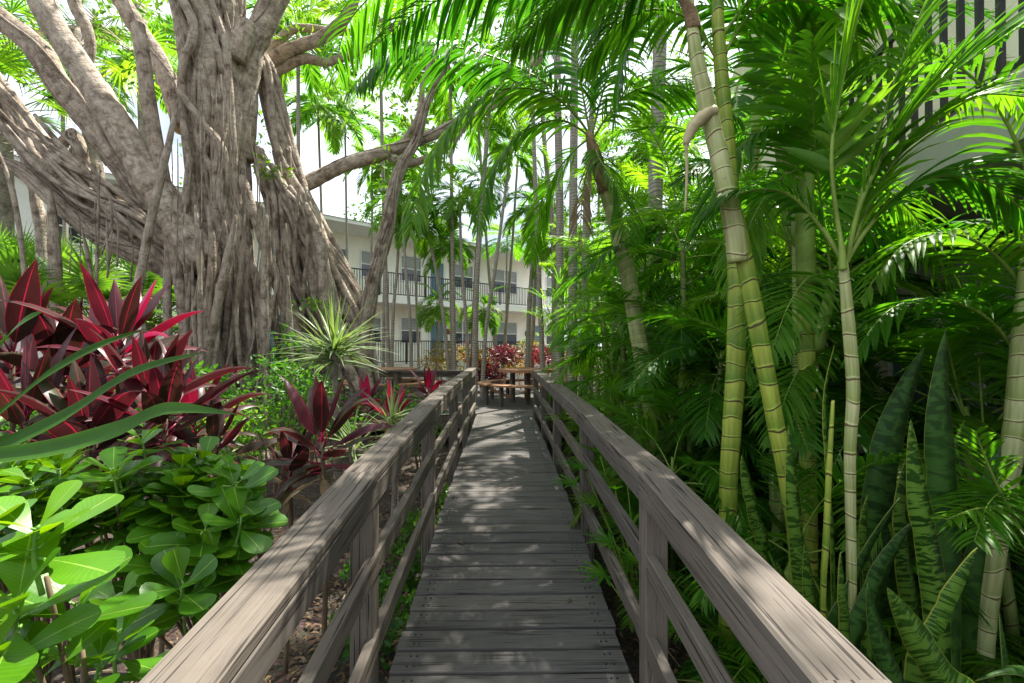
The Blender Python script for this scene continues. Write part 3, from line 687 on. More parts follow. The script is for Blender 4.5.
# ------------------------------------------------------------------ strangler fig
fg=thing('strangler_fig','huge grey strangler fig with braided roots left of the bridge','tree',tuple(gpt(240,400,7,.1)))
def pl(seq,Y,Y1=None): 
    n=len(seq); return [P(x,y,Y+((Y1-Y)*i/(n-1) if Y1 is not None else 0)) for i,(x,y) in enumerate(seq)]
PX=lambda px,Y,at=None: px*Y/F*(1 if at is None else 1/math.sqrt(1+((at-512)/480)**2))
def wraps(mb, pts, rad, n, r, rr=(.02,.06), turns=1.2, seed=0, emb=.35, rng=(0,1)):
    """roots that crawl along a limb's surface"""
    sp,rd=spline(pts,rad,8); m=len(sp)
    for k in range(n):
        th=r.uniform(0,6.28); tw=r.uniform(-turns,turns)*2; a=max(rng[0],r.uniform(-.1,.35)); b=min(rng[1],r.uniform(.65,1.2)); q=[];qr=[]; w_=r.uniform(*rr)
        if b-a<.2: continue
        steps=14; Nn_=None
        for i in range(steps+1):
            t=(a+(b-a)*i/steps)*(m-1); i0=min(m-2,int(t)); f=t-i0; c=sp[i0].lerp(sp[i0+1],f); T=(sp[i0+1]-sp[i0]).normalized(); rad_=rd[i0]+(rd[i0+1]-rd[i0])*f
            ref=V((0,1,0)) if abs(T.y)<.8 else V((1,0,0)); n1=(ref-T*ref.dot(T)).normalized(); n2=T.cross(n1)
            an=th+tw*i/steps+.45*math.sin(i*.9+k*1.3)
            q.append(c+(n1*math.cos(an)+n2*math.sin(an))*(rad_*.98+w_*(1-2*emb)*.5)); qr.append(w_*(1-.35*abs(i/steps-.5)*2)*r.uniform(.85,1.15))
        mb.tube(q,qr,8,sub=3,rough=.12,seed=k)
r=random.Random(11)
tp=pl([(203,-120),(208,-20),(213,60),(219,150),(226,230),(234,300),(240,370),(243,440)],7)+[gpt(244,480,7,-.1)]; tp.reverse()
tr_=[PX(x,7,225) for x in (38,36,29,26,24,23,23,24,28)]; tr_.reverse()
m_=MB(); m_.tube(tp,tr_,56,sub=8,flute=(.13,6,.45),rough=.14)
wraps(m_,tp,tr_,30,r,(.03,.075),.6,emb=.05); wraps(m_,tp,tr_,30,r,(.012,.03),1.0,emb=0)
# cut stump scars near the top right of the trunk
m_.tube(pl([(236,60),(243,38),(247,22)],6.8),[PX(9,7),PX(9,7),PX(8,7)],12,rough=.25)
# buttress / heavy surface roots, right side of trunk down to the ground
for seq,rp in (([(248,60),(252,140),(258,230),(262,300),(268,360),(275,430)],[5,5,5,6,7,8]),
               ([(195,10),(214,40),(214,62),(203,90),(205,150),(215,230),(230,300),(233,370),(235,430)],[6,6,6,5,5,6,7,8,9]),
               ([(204,110),(225,140),(243,165),(240,210),(258,250),(285,320),(300,360),(310,400)],[4,5,5,6,6,6,7,8]),
               ([(170,60),(178,130),(188,200),(198,260),(204,330),(200,400),(198,440)],[7,8,10,9,7,7,8]),
               ([(167,50),(175,120),(184,190),(192,250),(188,300),(190,380)],[8,9,8,7,5,5]),
               ([(262,190),(282,250),(300,310),(318,350),(335,400)],[6,7,7,6,6]),
               ([(215,170),(208,240),(212,300),(205,380),(200,430)],[4,5,5,6,6])):
    m_.tube([p+V((0,-.55+.03*i,0)) for i,p in enumerate(pl(seq,7.0))],[PX(q,6.5,225)*.85 for q in rp],10,sub=6,rough=.12)
m_.build('trunk',M['bark'],fg)
def limb(seq, Y, rads, nw=6, rr=(.015,.04), Y1=None, turns=1., rough=.14, fl=(.05,3,.6), name='limb'):
    pts=pl(seq,Y,Y1); rd=[PX(q,Y,a[0])*.88 for q,a in zip(rads,seq)]; m_=MB(); m_.tube(pts,rd,18,sub=7,flute=fl,rough=rough,seed=len(seq))
    if nw: wraps(m_,pts,rd,nw,r,(rr[0]*.65,rr[1]*.65),turns,emb=.0)
    return m_.build(name,M['bark'],fg)
limb([(20,-60),(40,0),(72,55),(105,105),(138,160),(172,215),(205,265)],6.5,[16,17,18,19,20,21,23],3,(.02,.035))
limb([(-40,-10),(0,18),(38,48),(58,82),(90,118),(128,170),(165,222),(205,275)],6.9,[17,17,17,16,17,18,20,23],5,(.03,.06))
limb([(-50,30),(-10,85),(20,130),(50,165),(85,195),(125,222),(165,252),(205,285)],7.1,[13,14,16,18,20,21,22,22],18,(.05,.13),turns=.8)
limb([(-30,150),(12,165),(45,190),(85,225),(125,248),(170,268),(215,300)],6.9,[6,8,9,10,12,13,14],8,(.02,.06))
limb([(95,-40),(118,-5),(138,28),(158,60),(172,92),(185,130)],7.2,[10,11,12,12,13,14],2)
limb([(70,-50),(74,0),(88,32),(90,58),(80,85)],8.2,[9,9,8,6,4],0)
limb([(60,150),(72,135),(80,150),(82,185)],7.0,[5,8,9,12],3)
limb([(300,-60),(280,-10),(262,28),(250,60),(246,110),(242,160)],7.1,[13,14,15,14,13,14],4)
limb([(330,-50),(262,60),(276,120),(290,180),(303,225)],7.6,[4,9,10,12,14],2) if False else None
limb([(246,50),(264,70),(277,125),(290,175),(305,215),(325,255),(348,300),(360,345),(365,385)],7.4,[10,9,10,10,12,14,14,13,13],12,(.05,.1),turns=.5)
limb([(258,150),(272,190),(285,225),(292,270),(300,320),(310,370)],7.2,[6,9,11,9,9,9],9,(.05,.09),turns=.4)
limb([(270,165),(290,200),(310,240),(325,285),(330,330),(340,380)],7.0,[5,8,9,8,8,8],8,(.05,.09),turns=.4)
limb([(292,192),(318,178),(345,165),(385,153),(420,140),(455,125),(490,107),(530,70),(560,20)],7.6,[9,9,8,7.5,6.5,6,5.5,5,4],2,(.01,.02))
limb([(366,390),(364,340),(370,295),(380,258),(388,225),(392,195),(402,165),(418,138),(428,100),(450,60)],7.3,[9,8,7,6,5.5,5,4.5,3.6,2.6,1.6],16,(.02,.045),turns=2.2)
limb([(385,153),(405,163),(428,158),(455,140),(475,105)],7.6,[5.5,5,4,3,1.8],1,(.01,.015))
limb([(400,147),(418,118),(424,80),(440,40)],7.6,[5,4,3,1.6],0)
limb([(262,66),(290,50),(325,36),(350,10),(365,-30)],7.8,[8,8,7,6,5],1)
limb([(262,66),(280,40),(300,28),(350,32),(390,18)],8.1,[7,6,5,4,3],0)
limb([(255,85),(300,60),(330,62),(372,45),(400,20)],7.9,[6,6,5,4,3],0)
r2=random.Random(99)   # tangle of pale roots sprawling along and under the lower left limb
for k in range(17):
    off=r2.uniform(-8,36); w_=r2.uniform(1.5,5); ph=r2.uniform(0,6); x0=r2.uniform(-40,60)
    seq=[(x,85+(x+10)*.92*(1-.0008*x)+off+9*math.sin(x*.045+ph)) for x in [x0+i*(205-x0)/6 for i in range(7)]]
    limb(seq,r2.uniform(6.5,6.95),[w_*.6]+[w_*r2.uniform(.8,1.2) for _ in range(6)],0,name='surface_root')
for k in range(20):   # and down the right-hand root mass
    x0=r2.uniform(258,305); w_=r2.uniform(2,5.5); ph=r2.uniform(0,6); x1=x0+r2.uniform(20,75); y0=165+(x0-255)*.8+r2.uniform(-20,40)
    seq=[(x0+(x1-x0)*t+7*math.sin(t*7+ph),y0+(392-y0)*t) for t in [i/6 for i in range(7)]]
    limb(seq,r2.uniform(6.75,7.15),[w_*.5]+[w_*r2.uniform(.8,1.2) for _ in range(6)],0,name='surface_root')
# hanging and standing aerial roots
AR=[([(178,100),(165,160),(150,225),(138,290),(132,330)],6.0,[3.5,4.5,5,5.5,5.5]),([(236,215),(228,260),(215,320),(203,385),(200,430)],5.9,[5,5.5,5.5,6,6.5]),
 ([(201,230),(200,300),(202,370),(202,420)],5.8,[2.5,3,3,3]),([(50,190),(54,240),(56,300),(58,380)],6.6,[7,7.5,8,9]),([(-2,150),(12,190),(22,250),(28,330)],6.2,[4,3.5,3,3]),
 ([(100,165),(98,220),(96,300)],6.3,[1.5,2,2]),([(82,230),(90,270),(95,330)],6.5,[3,3,3.5]),([(20,150),(36,200),(44,260),(48,330)],7.5,[7,7,8,9])]
for k in range(44):
    x=r.uniform(186,290); y0=r.uniform(205,290); AR.append(([(x,y0),(x+r.uniform(-6,6),y0+50),(x+r.uniform(-12,10),y0+110),(x+r.uniform(-14,14),430)],r.uniform(5.9,6.5),[r.choice((.8,1.2,1.8,2.6,3.6,4.5))*r.uniform(.8,1.1)]*4))
for k in range(16):
    x=r.uniform(168,262); y0=r.uniform(60,160); AR.append(([(x,y0),(x+r.uniform(-4,4),y0+40),(x+r.uniform(-5,5),y0+90),(x+r.uniform(-5,5),y0+140)],r.uniform(6.0,6.3),[r.uniform(.5,1.1)]*4))
for k in range(8):
    x=r.uniform(60,130); y0=r.uniform(180,215); AR.append(([(x,y0),(x+r.uniform(-4,8),y0+30),(x+r.uniform(-6,6),y0+70)],r.uniform(6.2,6.5),[r.uniform(.6,1.4)]*3))
for seq,Y,rd in AR:
    m_=MB(); m_.tube(pl(seq,Y),[PX(q,Y,a[0])*(.35 if i==0 else 1) for i,(q,a) in enumerate(zip(rd,seq))],7,sub=6,rough=.18); m_.build('aerial_root',M['bark'],fg)
# crown: leaf clumps in the volume above and around the limbs
def leaf_clump(mb, c, rad, n, L, r, wd=.42, flat=.7, m=0, down=.2, a=None):
    for i in range(n):
        o=rvec(r); p=c+V((o.x,o.y,o.z*flat))*rad*r.random()**.4; d=(o+rvec(r)*.8+V((0,0,-down))).normalized(); s=d.cross(rvec(r)); 
        if s.length<.1: continue
        s.normalize(); l=L*r.uniform(.7,1.2); h=l*wd/2; b=len(mb.v); nn=d.cross(s)*(.12*l)
        mb.v += [p, p+d*l*.45-s*h+nn, p+d*l, p+d*l*.45+s*h+nn]
        aa=r.random() if a is None else min(1,max(0,a+r.uniform(-.2,.2)))
        mb.face([b,b+1,b+2],[(.5,0),(0,.5),(.5,1)],aa,m); mb.face([b,b+2,b+3],[(.5,0),(.5,1),(1,.5)],aa,m)
m_=MB(); r=random.Random(21)
for k in range(85):   # unseen clumps added sunward of the bridge to dapple its near half
    leaf_clump(m_,V((r.uniform(1.35,3.1),r.uniform(4.6,8.3),r.uniform(7.4,8.8))),r.uniform(.4,.7),40,.17,r)
for k in range(300):   # high canopy that shades the bridge, above the frame
    x,y,z=r.uniform(-10,4.5),r.uniform(-3,15),r.uniform(7.4,10.5)
    if (x>-1 and y>6.5) or r.random()<.72 or (x>-1 and y>10): continue
    leaf_clump(m_,V((x,y,z)),r.uniform(.5,1.0),46,.17,r)
for (px,py,Y,rad,n) in ((395,60,7.8,.5,130),(375,85,7.9,.35,90),(360,10,7.8,.6,150),(410,110,8,.3,70),(385,160,7.5,.2,40),(440,130,7.8,.25,50),(300,40,8,.4,70),(270,120,7.8,.15,16),(265,165,6.8,.16,26),(280,175,6.9,.14,20),(410,135,7.6,.3,60),(470,110,7.8,.35,70),(340,110,8.5,.4,60),(30,80,7.4,.14,24),(18,10,7,.3,30),(620,130,10,.9,320),(650,90,10,.9,300),(700,60,10,1.0,300),(600,215,11,.9,300),(440,30,9,.6,100),(500,20,9,.6,120),(150,10,8.5,.4,50),(115,0,8,.5,60)):
    leaf_clump(m_,P(px,py,Y),rad,n,.12,r,a=.75)
m_.build('crown',M['ficus_leaf'],fg)
# ------------------------------------------------------------------ arecas on the right
def areca(label, x, y, canes, r, fs=ARE, nf=8, scl=1., basal=5, cm='cane', group='areca palms massed right of the bridge', hi=None):
    """canes: (lean x, lean y, height, radius)"""
    z0=gz(x,y); basal=int(basal*1.5); t_=thing('areca_palm',label,'areca palm',(x,y,z0),group); o=V((x,y,z0))
    for (lx,ly,h,cr_) in canes:
        b0=o+V((r.uniform(-.15,.15),r.uniform(-.15,.15),-.05)); tpz=b0+V((lx,ly,h)); mid=b0+V((lx*.35,ly*.35,h*.5))
        m_=MB(); m_.tube([b0,mid,tpz],[cr_*1.15,cr_,cr_*.85],9,sub=8,rough=.04); st=m_.build('stem',M[cm],t_)
        d=(tpz-mid).normalized(); m_=MB(); m_.tube([tpz,tpz+d*.3,tpz+d*.6],[cr_*1.1,cr_,cr_*.35],8); m_.build('crownshaft',M['shaft'],st)
        crown_of(t_,tpz+d*.5-o,fs,nf,r,scl)
    for i in range(basal):
        k=r.randrange(0,4); inst('frond',fs[k][1],t_,(r.uniform(-.2,.2),r.uniform(-.2,.2),.05),r.uniform(0,6.28),scl*r.uniform(.7,1.0))
r=random.Random(5)
AL=[ # label, x, y, canes, set, nf, scl, basal
 ('areca clump beside the right handrail, fronds reaching over the rail',1.55,4.6,[(.1,.1,1.0,.03),(-.1,.2,1.5,.03),(.3,-.1,.7,.03)],ARE,7,.72,8),
 ('areca clump right behind the leaning pale cane',1.9,3.3,[(.1,.2,1.2,.035),(.35,0,1.9,.04)],ARE,7,.8,8),
 ('areca clump in the shade under the grey balcony',2.75,3.2,[(0,.1,.9,.03),(-.2,.1,1.5,.03)],ARE,7,.8,8),
 ('areca clump in front of the louvred ground-floor window',3.1,4.3,[(0,.1,1.3,.03),(-.25,.1,2.2,.04)],ARE,8,.85,7),
 ('tall areca clump before the projecting white wall',2.6,5.1,[(0,.1,3.2,.05),(-.3,.1,2.2,.04),(.2,0,4.2,.05)],ARE,8,1.,8),
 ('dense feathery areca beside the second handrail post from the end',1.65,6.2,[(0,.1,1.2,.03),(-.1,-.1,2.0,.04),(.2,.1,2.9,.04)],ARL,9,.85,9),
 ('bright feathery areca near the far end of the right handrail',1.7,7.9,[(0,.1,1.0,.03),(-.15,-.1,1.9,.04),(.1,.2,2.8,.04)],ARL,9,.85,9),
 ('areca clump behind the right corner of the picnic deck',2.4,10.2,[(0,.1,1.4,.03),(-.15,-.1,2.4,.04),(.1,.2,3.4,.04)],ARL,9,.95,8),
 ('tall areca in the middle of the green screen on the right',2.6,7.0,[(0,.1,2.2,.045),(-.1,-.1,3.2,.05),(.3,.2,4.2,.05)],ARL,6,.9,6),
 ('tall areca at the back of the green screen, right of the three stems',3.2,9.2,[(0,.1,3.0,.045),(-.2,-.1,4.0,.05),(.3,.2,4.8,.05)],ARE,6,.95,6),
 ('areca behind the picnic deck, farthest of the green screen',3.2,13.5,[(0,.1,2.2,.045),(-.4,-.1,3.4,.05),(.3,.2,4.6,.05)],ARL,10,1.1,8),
 ('dark areca pressed against the white wing wall',3.7,6.2,[(0,.1,2.2,.045),(-.1,-.1,3.4,.05)],ARE,9,1.,5),
 ('low areca at the foot of the sunlit cane cluster',1.35,3.6,[(0,0,.5,.025)],ARE,6,.6,9),
 ('low areca filling the gap beside the near right post',1.5,2.7,[(.1,0,.35,.025)],ARE,6,.55,9),
 ('areca farther right whose fronds cross the balcony rail',3.0,2.7,[(.0,.1,1.0,.04)],ARE,5,.7,3),
 ('areca behind the sansevieria at the right edge of the picture',2.4,2.2,[(.1,0,.5,.03)],ARE,7,.65,6),
 ('areca filling the screen just beyond the curved pale cane',2.1,5.4,[(0,.1,.8,.03),(-.1,.1,1.6,.04)],ARL,9,.85,9),
 ('areca close behind the upright thick green cane',1.75,4.0,[(0,.1,.6,.03),(.1,.1,1.3,.03)],ARE,8,.75,9),
 ('areca in the deep shade against the grey wall, midway',3.4,7.9,[(0,.1,1.0,.03),(-.1,.1,2.0,.04),(0,0,3.,.04)],ARE,9,.95,9),
 ('areca tucked behind the last posts of the right handrail',1.5,9.0,[(0,.1,.6,.03)],ARL,8,.7,8),
 ('areca in front of the grey wall just behind the snake plants',2.75,2.75,[(0,.1,.9,.03),(.1,.2,1.2,.03)],ARE,7,.7,9),
 ('areca hiding the blue door of the grey building',3.3,5.3,[(0,.1,1.2,.03),(-.1,.1,2.,.04),(.1,.2,.8,.03)],ARE,9,.85,9),
 ('areca leaning out of the grey wall by the louvred window',3.45,4.2,[(-.1,.1,1.0,.03),(-.2,.1,1.8,.03)],ARL,9,.8,9),
 ('areca low between the green cane and the right building',2.3,4.0,[(0,.1,1.0,.03),(0,.1,1.8,.03)],ARL,9,.8,9),
 ('tall areca rising over the middle of the green screen',1.9,5.9,[(0,.1,2.4,.04),(.2,.1,3.2,.04)],ARL,6,.85,5),
 ('far areca clump showing between roof end and right screen',1.9,16.5,[(0,0,1.6,.04),(.3,0,2.6,.04)],ARL,9,1.,8),
]
for (lab,x,y,cn,fs,nf,scl,bs) in AL: areca(lab,x,y,cn,r,fs,nf,scl,bs,cm='cane_dark')

# hero canes, each a palm of its own: traced ringed stems with their real distance and thickness
def hero_cane(label, seq, Y, rads, cm, tops=None, Y1=None, group='ringed areca canes right of the bridge', sheath=None, nfr=0, fs=ARE, scl=.9, zb=True, spread=None):
    pts=pl(seq,Y,Y1); rd=[PX(q,Y,a[0])*.93 for q,a in zip(rads,seq)]
    if zb: g0=V((pts[0].x,pts[0].y,gz(pts[0].x,pts[0].y)-.05)); 
    if zb and pts[0].z>g0.z+.05: pts=[g0+ (pts[0]-pts[1])*0]+pts; rd=[rd[0]*1.1]+rd
    t_=thing('areca_palm',label,'areca palm',tuple(pts[0]),group)
    m_=MB(); m_.tube(pts,rd,16,sub=10,rough=.05,flute=(.012,3,2)); m_.build('stem',M[cm],t_)
    if sheath:
        for (sq,rr,col) in sheath:
            m_=MB(); m_.tube(pl(sq,Y-.02),[PX(q,Y,a[0])*.93 for q,a in zip(rr,sq)],12,sub=6,rough=.12); m_.build('leaf_sheath',M[col],t_)
    if nfr: crown_of(t_,pts[-1]-pts[0],fs,nfr,random.Random(len(seq)+int(seq[0][0])),scl,spread=spread)
    return t_
hA=hero_cane('yellow-green ringed cane leaning left across the light, sheath peeling orange',[(797,575),(790,500),(775,420),(760,340),(745,262),(735,215)],2.2,[8.5,9.5,10,10.5,10,9.5],'cane',
   sheath=[([(738,262),(733,225),(722,170),(708,110),(697,60),(690,10),(686,-40)],[11.5,11.5,10.5,10,8,5.5,4],'cane_pale'),([(694,30),(690,12),(680,-4)],[8,7.5,3],'husk')])
hB=hero_cane('upright thick green ringed cane just right of the handrail, dark leaf scars',[(728,505),(731,440),(735,380),(737,320),(737,262),(731,200),(727,140),(722,80),(718,20),(716,-60)],2.7,[10,10.5,11,11,11,10.5,9,8,7,5],'cane')
hC=hero_cane('stout green cane with smooth crownshaft behind the two sunlit canes',[(808,470),(807,400),(806,330),(806,280)],3.0,[10,10,10,10],'cane',
   sheath=[([(806,285),(805,230),(806,190),(812,150),(822,100)],[11.5,11,9.5,7,4],'shaft')],nfr=0)
hD=hero_cane('slender pale cane splitting into two stalks, nearest the right handrail',[(852,620),(851,540),(850,450),(853,390),(848,320),(843,262)],2.0,[6,6,7,8,7.5,5.5],'cane_pale',
   sheath=[([(843,270),(842,250),(840,232)],[5,4,1.5],'petiole')])
hE=hero_cane('pale curved palm cane rising past the centre with arching crown',[(662,470),(652,410),(640,345),(627,270),(613,215),(604,185)],4.6,[10,10,9.5,9,8,7.5],'cane_pale',
   sheath=[([(605,192),(598,165),(592,145),(588,132)],[8,7.5,6,3],'husk')])
hF=hero_cane('thick pale ringed cane at the right edge of the picture',[(985,640),(1000,520),(1015,430),(1022,350),(1032,250),(1040,120)],2.3,[12,14,15,15,14,12],'cane_pale')
hG=hero_cane('dark-ringed cane behind, crossing the white wing wall, left one of two',[(805,300),(792,230),(785,160),(778,90),(766,30),(757,-30)],3.6,[10,10,10,10,11,11],'cane_dark',zb=True)
hH=hero_cane('pale stout cane whose crown reaches the top edge above the wing wall',[(800,260),(797,200),(790,140),(775,70),(762,10),(752,-60)],3.3,[9,9,9.5,10,11,11],'cane_pale',zb=True,nfr=0)
hI=hero_cane('thin yellow stem standing alone between the handrail and pale cane',[(823,610),(826,540),(829,470),(833,400)],1.9,[3.5,4,3.5,2],'cane')
hJ=hero_cane('straight grey cane between the curved pale cane and the screen',[(683,480),(682,400),(684,330),(683,250)],4.4,[4,4,4,3],'cane_dark',nfr=6,scl=.7,fs=ARL)
# dry brown sheath hanging from cane A
m_=MB(); m_.tube(pl([(716,110),(705,115),(692,128),(686,145)],2.15),[PX(q,2.15) for q in (5,7,6,3)],8,rough=.3); m_.tube(pl([(686,140),(687,170),(685,212)],2.15),[PX(q,2.15) for q in (2,1.6,1)],6); m_.build('leaf_sheath',M['sheath'],hA)

# hero fronds traced where they hang
def hero(parent, seq, Ys, LL, npair, r, wid=.013, droop=.9, lift=8, ang=55, rr=.012, twist=0, start=.1, a=None, leafm='areca', tear=.05):
    n=len(seq); Y=[Ys[0]+(Ys[1]-Ys[0])*i/(n-1) for i in range(n)]
    m_=MB(); frond(m_,[P(x,y,q) for (x,y),q in zip(seq,Y)],r,npair,LL,wid,droop,ang,lift,start,rr,4,twist,True,tear,a0=a); m_.build('frond',[M[leafm],M['petiole']],parent)
r=random.Random(31)
hero(hE,[(590,135),(560,95),(520,68),(470,50),(420,45),(380,60),(352,90)],(4.6,3.4),.62,62,r,.016,1.6,0,start=.12)
hero(hE,[(590,135),(572,112),(545,92),(500,90),(455,120),(425,170),(410,235)],(4.6,3.7),.62,62,r,.016,1.3,0,start=.12)
hero(hE,[(590,135),(580,80),(570,30),(560,-20)],(4.6,4.3),.6,34,r,.016,1.2)
hero(hE,[(592,135),(610,70),(640,20),(690,-20)],(4.6,4.2),.6,34,r,.016,1.2)
hero(hE,[(592,140),(620,100),(655,85),(700,92),(740,120)],(4.6,4.0),.6,44,r,.016,1.3)
hero(hE,[(590,138),(575,150),(555,175),(540,215),(532,260)],(4.6,4.9),.5,34,r,.014,.9,leafm='areca_lit')
hero(hE,[(592,140),(600,160),(618,190),(628,240)],(4.6,4.2),.45,30,r,.014,.9)
hero(hA,[(690,0),(640,-20),(570,-30),(490,-20),(420,10),(370,50)],(2.4,3.2),.52,60,r,.015,1.5,0)
hero(hA,[(690,10),(660,-20),(620,-30),(560,0),(510,50)],(2.3,2.8),.42,50,r,.014,1.5,0)
hero(hA,[(688,0),(610,-60),(520,-70),(420,-40),(350,20),(335,80)],(2.4,3.4),.6,62,r,.016,1.6,0)
hero(hB,[(720,40),(760,-10),(820,-30),(880,-10),(930,40)],(2.7,2.2),.45,50,r,.015,1.2,0)
hero(hB,[(718,60),(690,20),(650,10),(610,30),(580,70)],(2.7,3.0),.42,46,r,.014,1.2,0)
hero(hD,[(845,262),(836,210),(832,150),(843,80),(860,10),(880,-40)],(2.0,1.9),.36,34,r,.019,.3,12,ang=60,start=.3)
hero(hD,[(847,262),(862,200),(900,130),(950,75),(1030,20)],(2.0,1.75),.36,36,r,.019,.35,8,ang=62,start=.25)
hero(hD,[(845,265),(820,225),(790,195),(755,190),(715,205),(690,235)],(2.0,2.2),.26,44,r,.010,1.0,8,start=.2)
hero(hD,[(846,262),(870,225),(905,190),(950,175),(1000,190),(1040,230)],(2.0,1.8),.34,44,r,.013,.9,4,start=.2)
#hero(hC,[(815,150),(3.0,2.4),.5,44,r,.015,.8,8)
hero(hC,[(812,150),(800,90),(775,40),(740,10),(700,5)],(3.0,2.8),.45,40,r,.015,.8,8)
#hero(hC,[(815,160),(850,130),(900,120),(945,150),(975,210)],(3.0,2.5),.45,40,r,.015,.9,4)
hero(hC,[(812,155),(790,130),(755,135),(725,165),(705,215)],(3.0,2.8),.42,40,r,.014,.9,4)
hero(hC,[(820,120),(850,60),(860,0),(850,-60)],(3.0,2.8),.5,40,r,.015,.5,8)
#hero(hF,[(1030,200),(1000,150),(960,130),(915,150),(880,200)],(2.2,2.0),.35,40,r,.012,.9,4)
#hero(hF,[(1035,120),(1000,60),(950,20),(890,10),(840,40)],(2.2,2.1),.38,40,r,.013,.9,4)
hero(hF,[(1060,560),(1024,520),(985,508),(945,520)],(2.0,1.7),.22,26,r,.009,.4,6,ang=50)
hero(hF,[(1070,600),(1030,545),(995,480),(975,430)],(2.0,1.8),.24,26,r,.009,.4,6,ang=50)
#hero(hG,[(757,-20),(800,-50),(860,-30),(910,30),(935,100)],(3.6,2.9),.5,50,r,.015,1.3,0)
hero(hH,[(752,-40),(700,-60),(650,-20),(625,50),(615,120)],(3.3,3.3),.5,50,r,.015,1.2,0)

hero(hD,[(847,262),(880,185),(925,125),(980,95),(1045,100)],(2.0,1.9),.3,44,r,.011,.8,6,leafm='areca_lit')
hero(hD,[(846,262),(868,170),(895,80),(930,-10)],(2.0,2.0),.32,40,r,.012,.6,8,leafm='areca_lit')
hero(hF,[(1060,330),(1030,180),(985,90),(920,50),(860,70)],(2.3,2.3),.34,48,r,.010,1.,4)
hero(hF,[(1050,340),(1010,270),(960,235),(905,245),(860,300)],(2.4,2.2),.34,38,r,.014,.9,6)
hero(hF,[(1050,420),(1000,330),(945,300),(890,310),(850,360)],(2.4,2.3),.34,38,r,.014,.9,6)
#hero(hF,[(1045,250),(1000,205),(950,200),(900,225)],(2.5,2.5),.34,32,r,.014,.9,6)
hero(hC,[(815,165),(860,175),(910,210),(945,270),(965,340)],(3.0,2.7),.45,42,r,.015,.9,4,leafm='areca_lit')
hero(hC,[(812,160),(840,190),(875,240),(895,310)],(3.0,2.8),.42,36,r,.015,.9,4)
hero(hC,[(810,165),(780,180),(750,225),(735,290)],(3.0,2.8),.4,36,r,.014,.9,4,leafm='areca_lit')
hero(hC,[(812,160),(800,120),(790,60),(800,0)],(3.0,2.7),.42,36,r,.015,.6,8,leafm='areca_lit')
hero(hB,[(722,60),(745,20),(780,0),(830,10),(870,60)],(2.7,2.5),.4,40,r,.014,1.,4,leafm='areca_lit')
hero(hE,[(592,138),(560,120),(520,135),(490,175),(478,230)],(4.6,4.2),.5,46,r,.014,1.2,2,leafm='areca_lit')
hero(hH,[(762,0),(790,40),(800,100),(795,170)],(3.3,3.2),.36,34,r,.012,1.6,0,leafm='dead',tear=.25)
hero(hE,[(595,145),(583,190),(580,250)],(4.6,4.5),.34,28,r,.012,1.6,0,leafm='dead',tear=.25)
# ------------------------------------------------------------------ snake plants
def sprof(t): return .55+.45*math.sin(math.pi*min(1,t*1.15+.05)) if t<.62 else max(.02,(1-((t-.62)/.38)**1.7)*.99)
def sword(label, seq, Y, wpx, mk='sans', tw=.5, fold=.45, a=None, cat='snake plant', name='snake_plant', yaw=None, zb=True):
    """one upright stiff leaf standing out of the ground (a plant of its own)"""
    pts=pl(seq,Y); base=V((pts[0].x,pts[0].y,gz(pts[0].x,pts[0].y)-.02))
    if zb and pts[0].z>base.z+.03: pts=[base]+pts
    sp,_=spline(pts,[1]*len(pts),5); yaw=r.uniform(-.5,.5) if yaw is None else yaw
    wv=[V((math.cos(yaw+tw*i/len(sp)),math.sin(yaw+tw*i/len(sp)),0)) for i in range(len(sp))]
    wv=[(w_-(d:=(sp[min(i+1,len(sp)-1)]-sp[max(i-1,0)]).normalized())*w_.dot(d)).normalized() for i,w_ in enumerate(wv)]
    m_=MB(); m_.blade(sp,wv,PX(wpx/2,Y)*.92,0,r.random() if a is None else a,fold,prof=sprof)
    o=m_.build(name,M[mk]); sol=o.modifiers.new('thick','SOLIDIFY'); sol.thickness=.003
    tag(o,label,cat,'sword-leaved snake plants by the right handrail'); return o
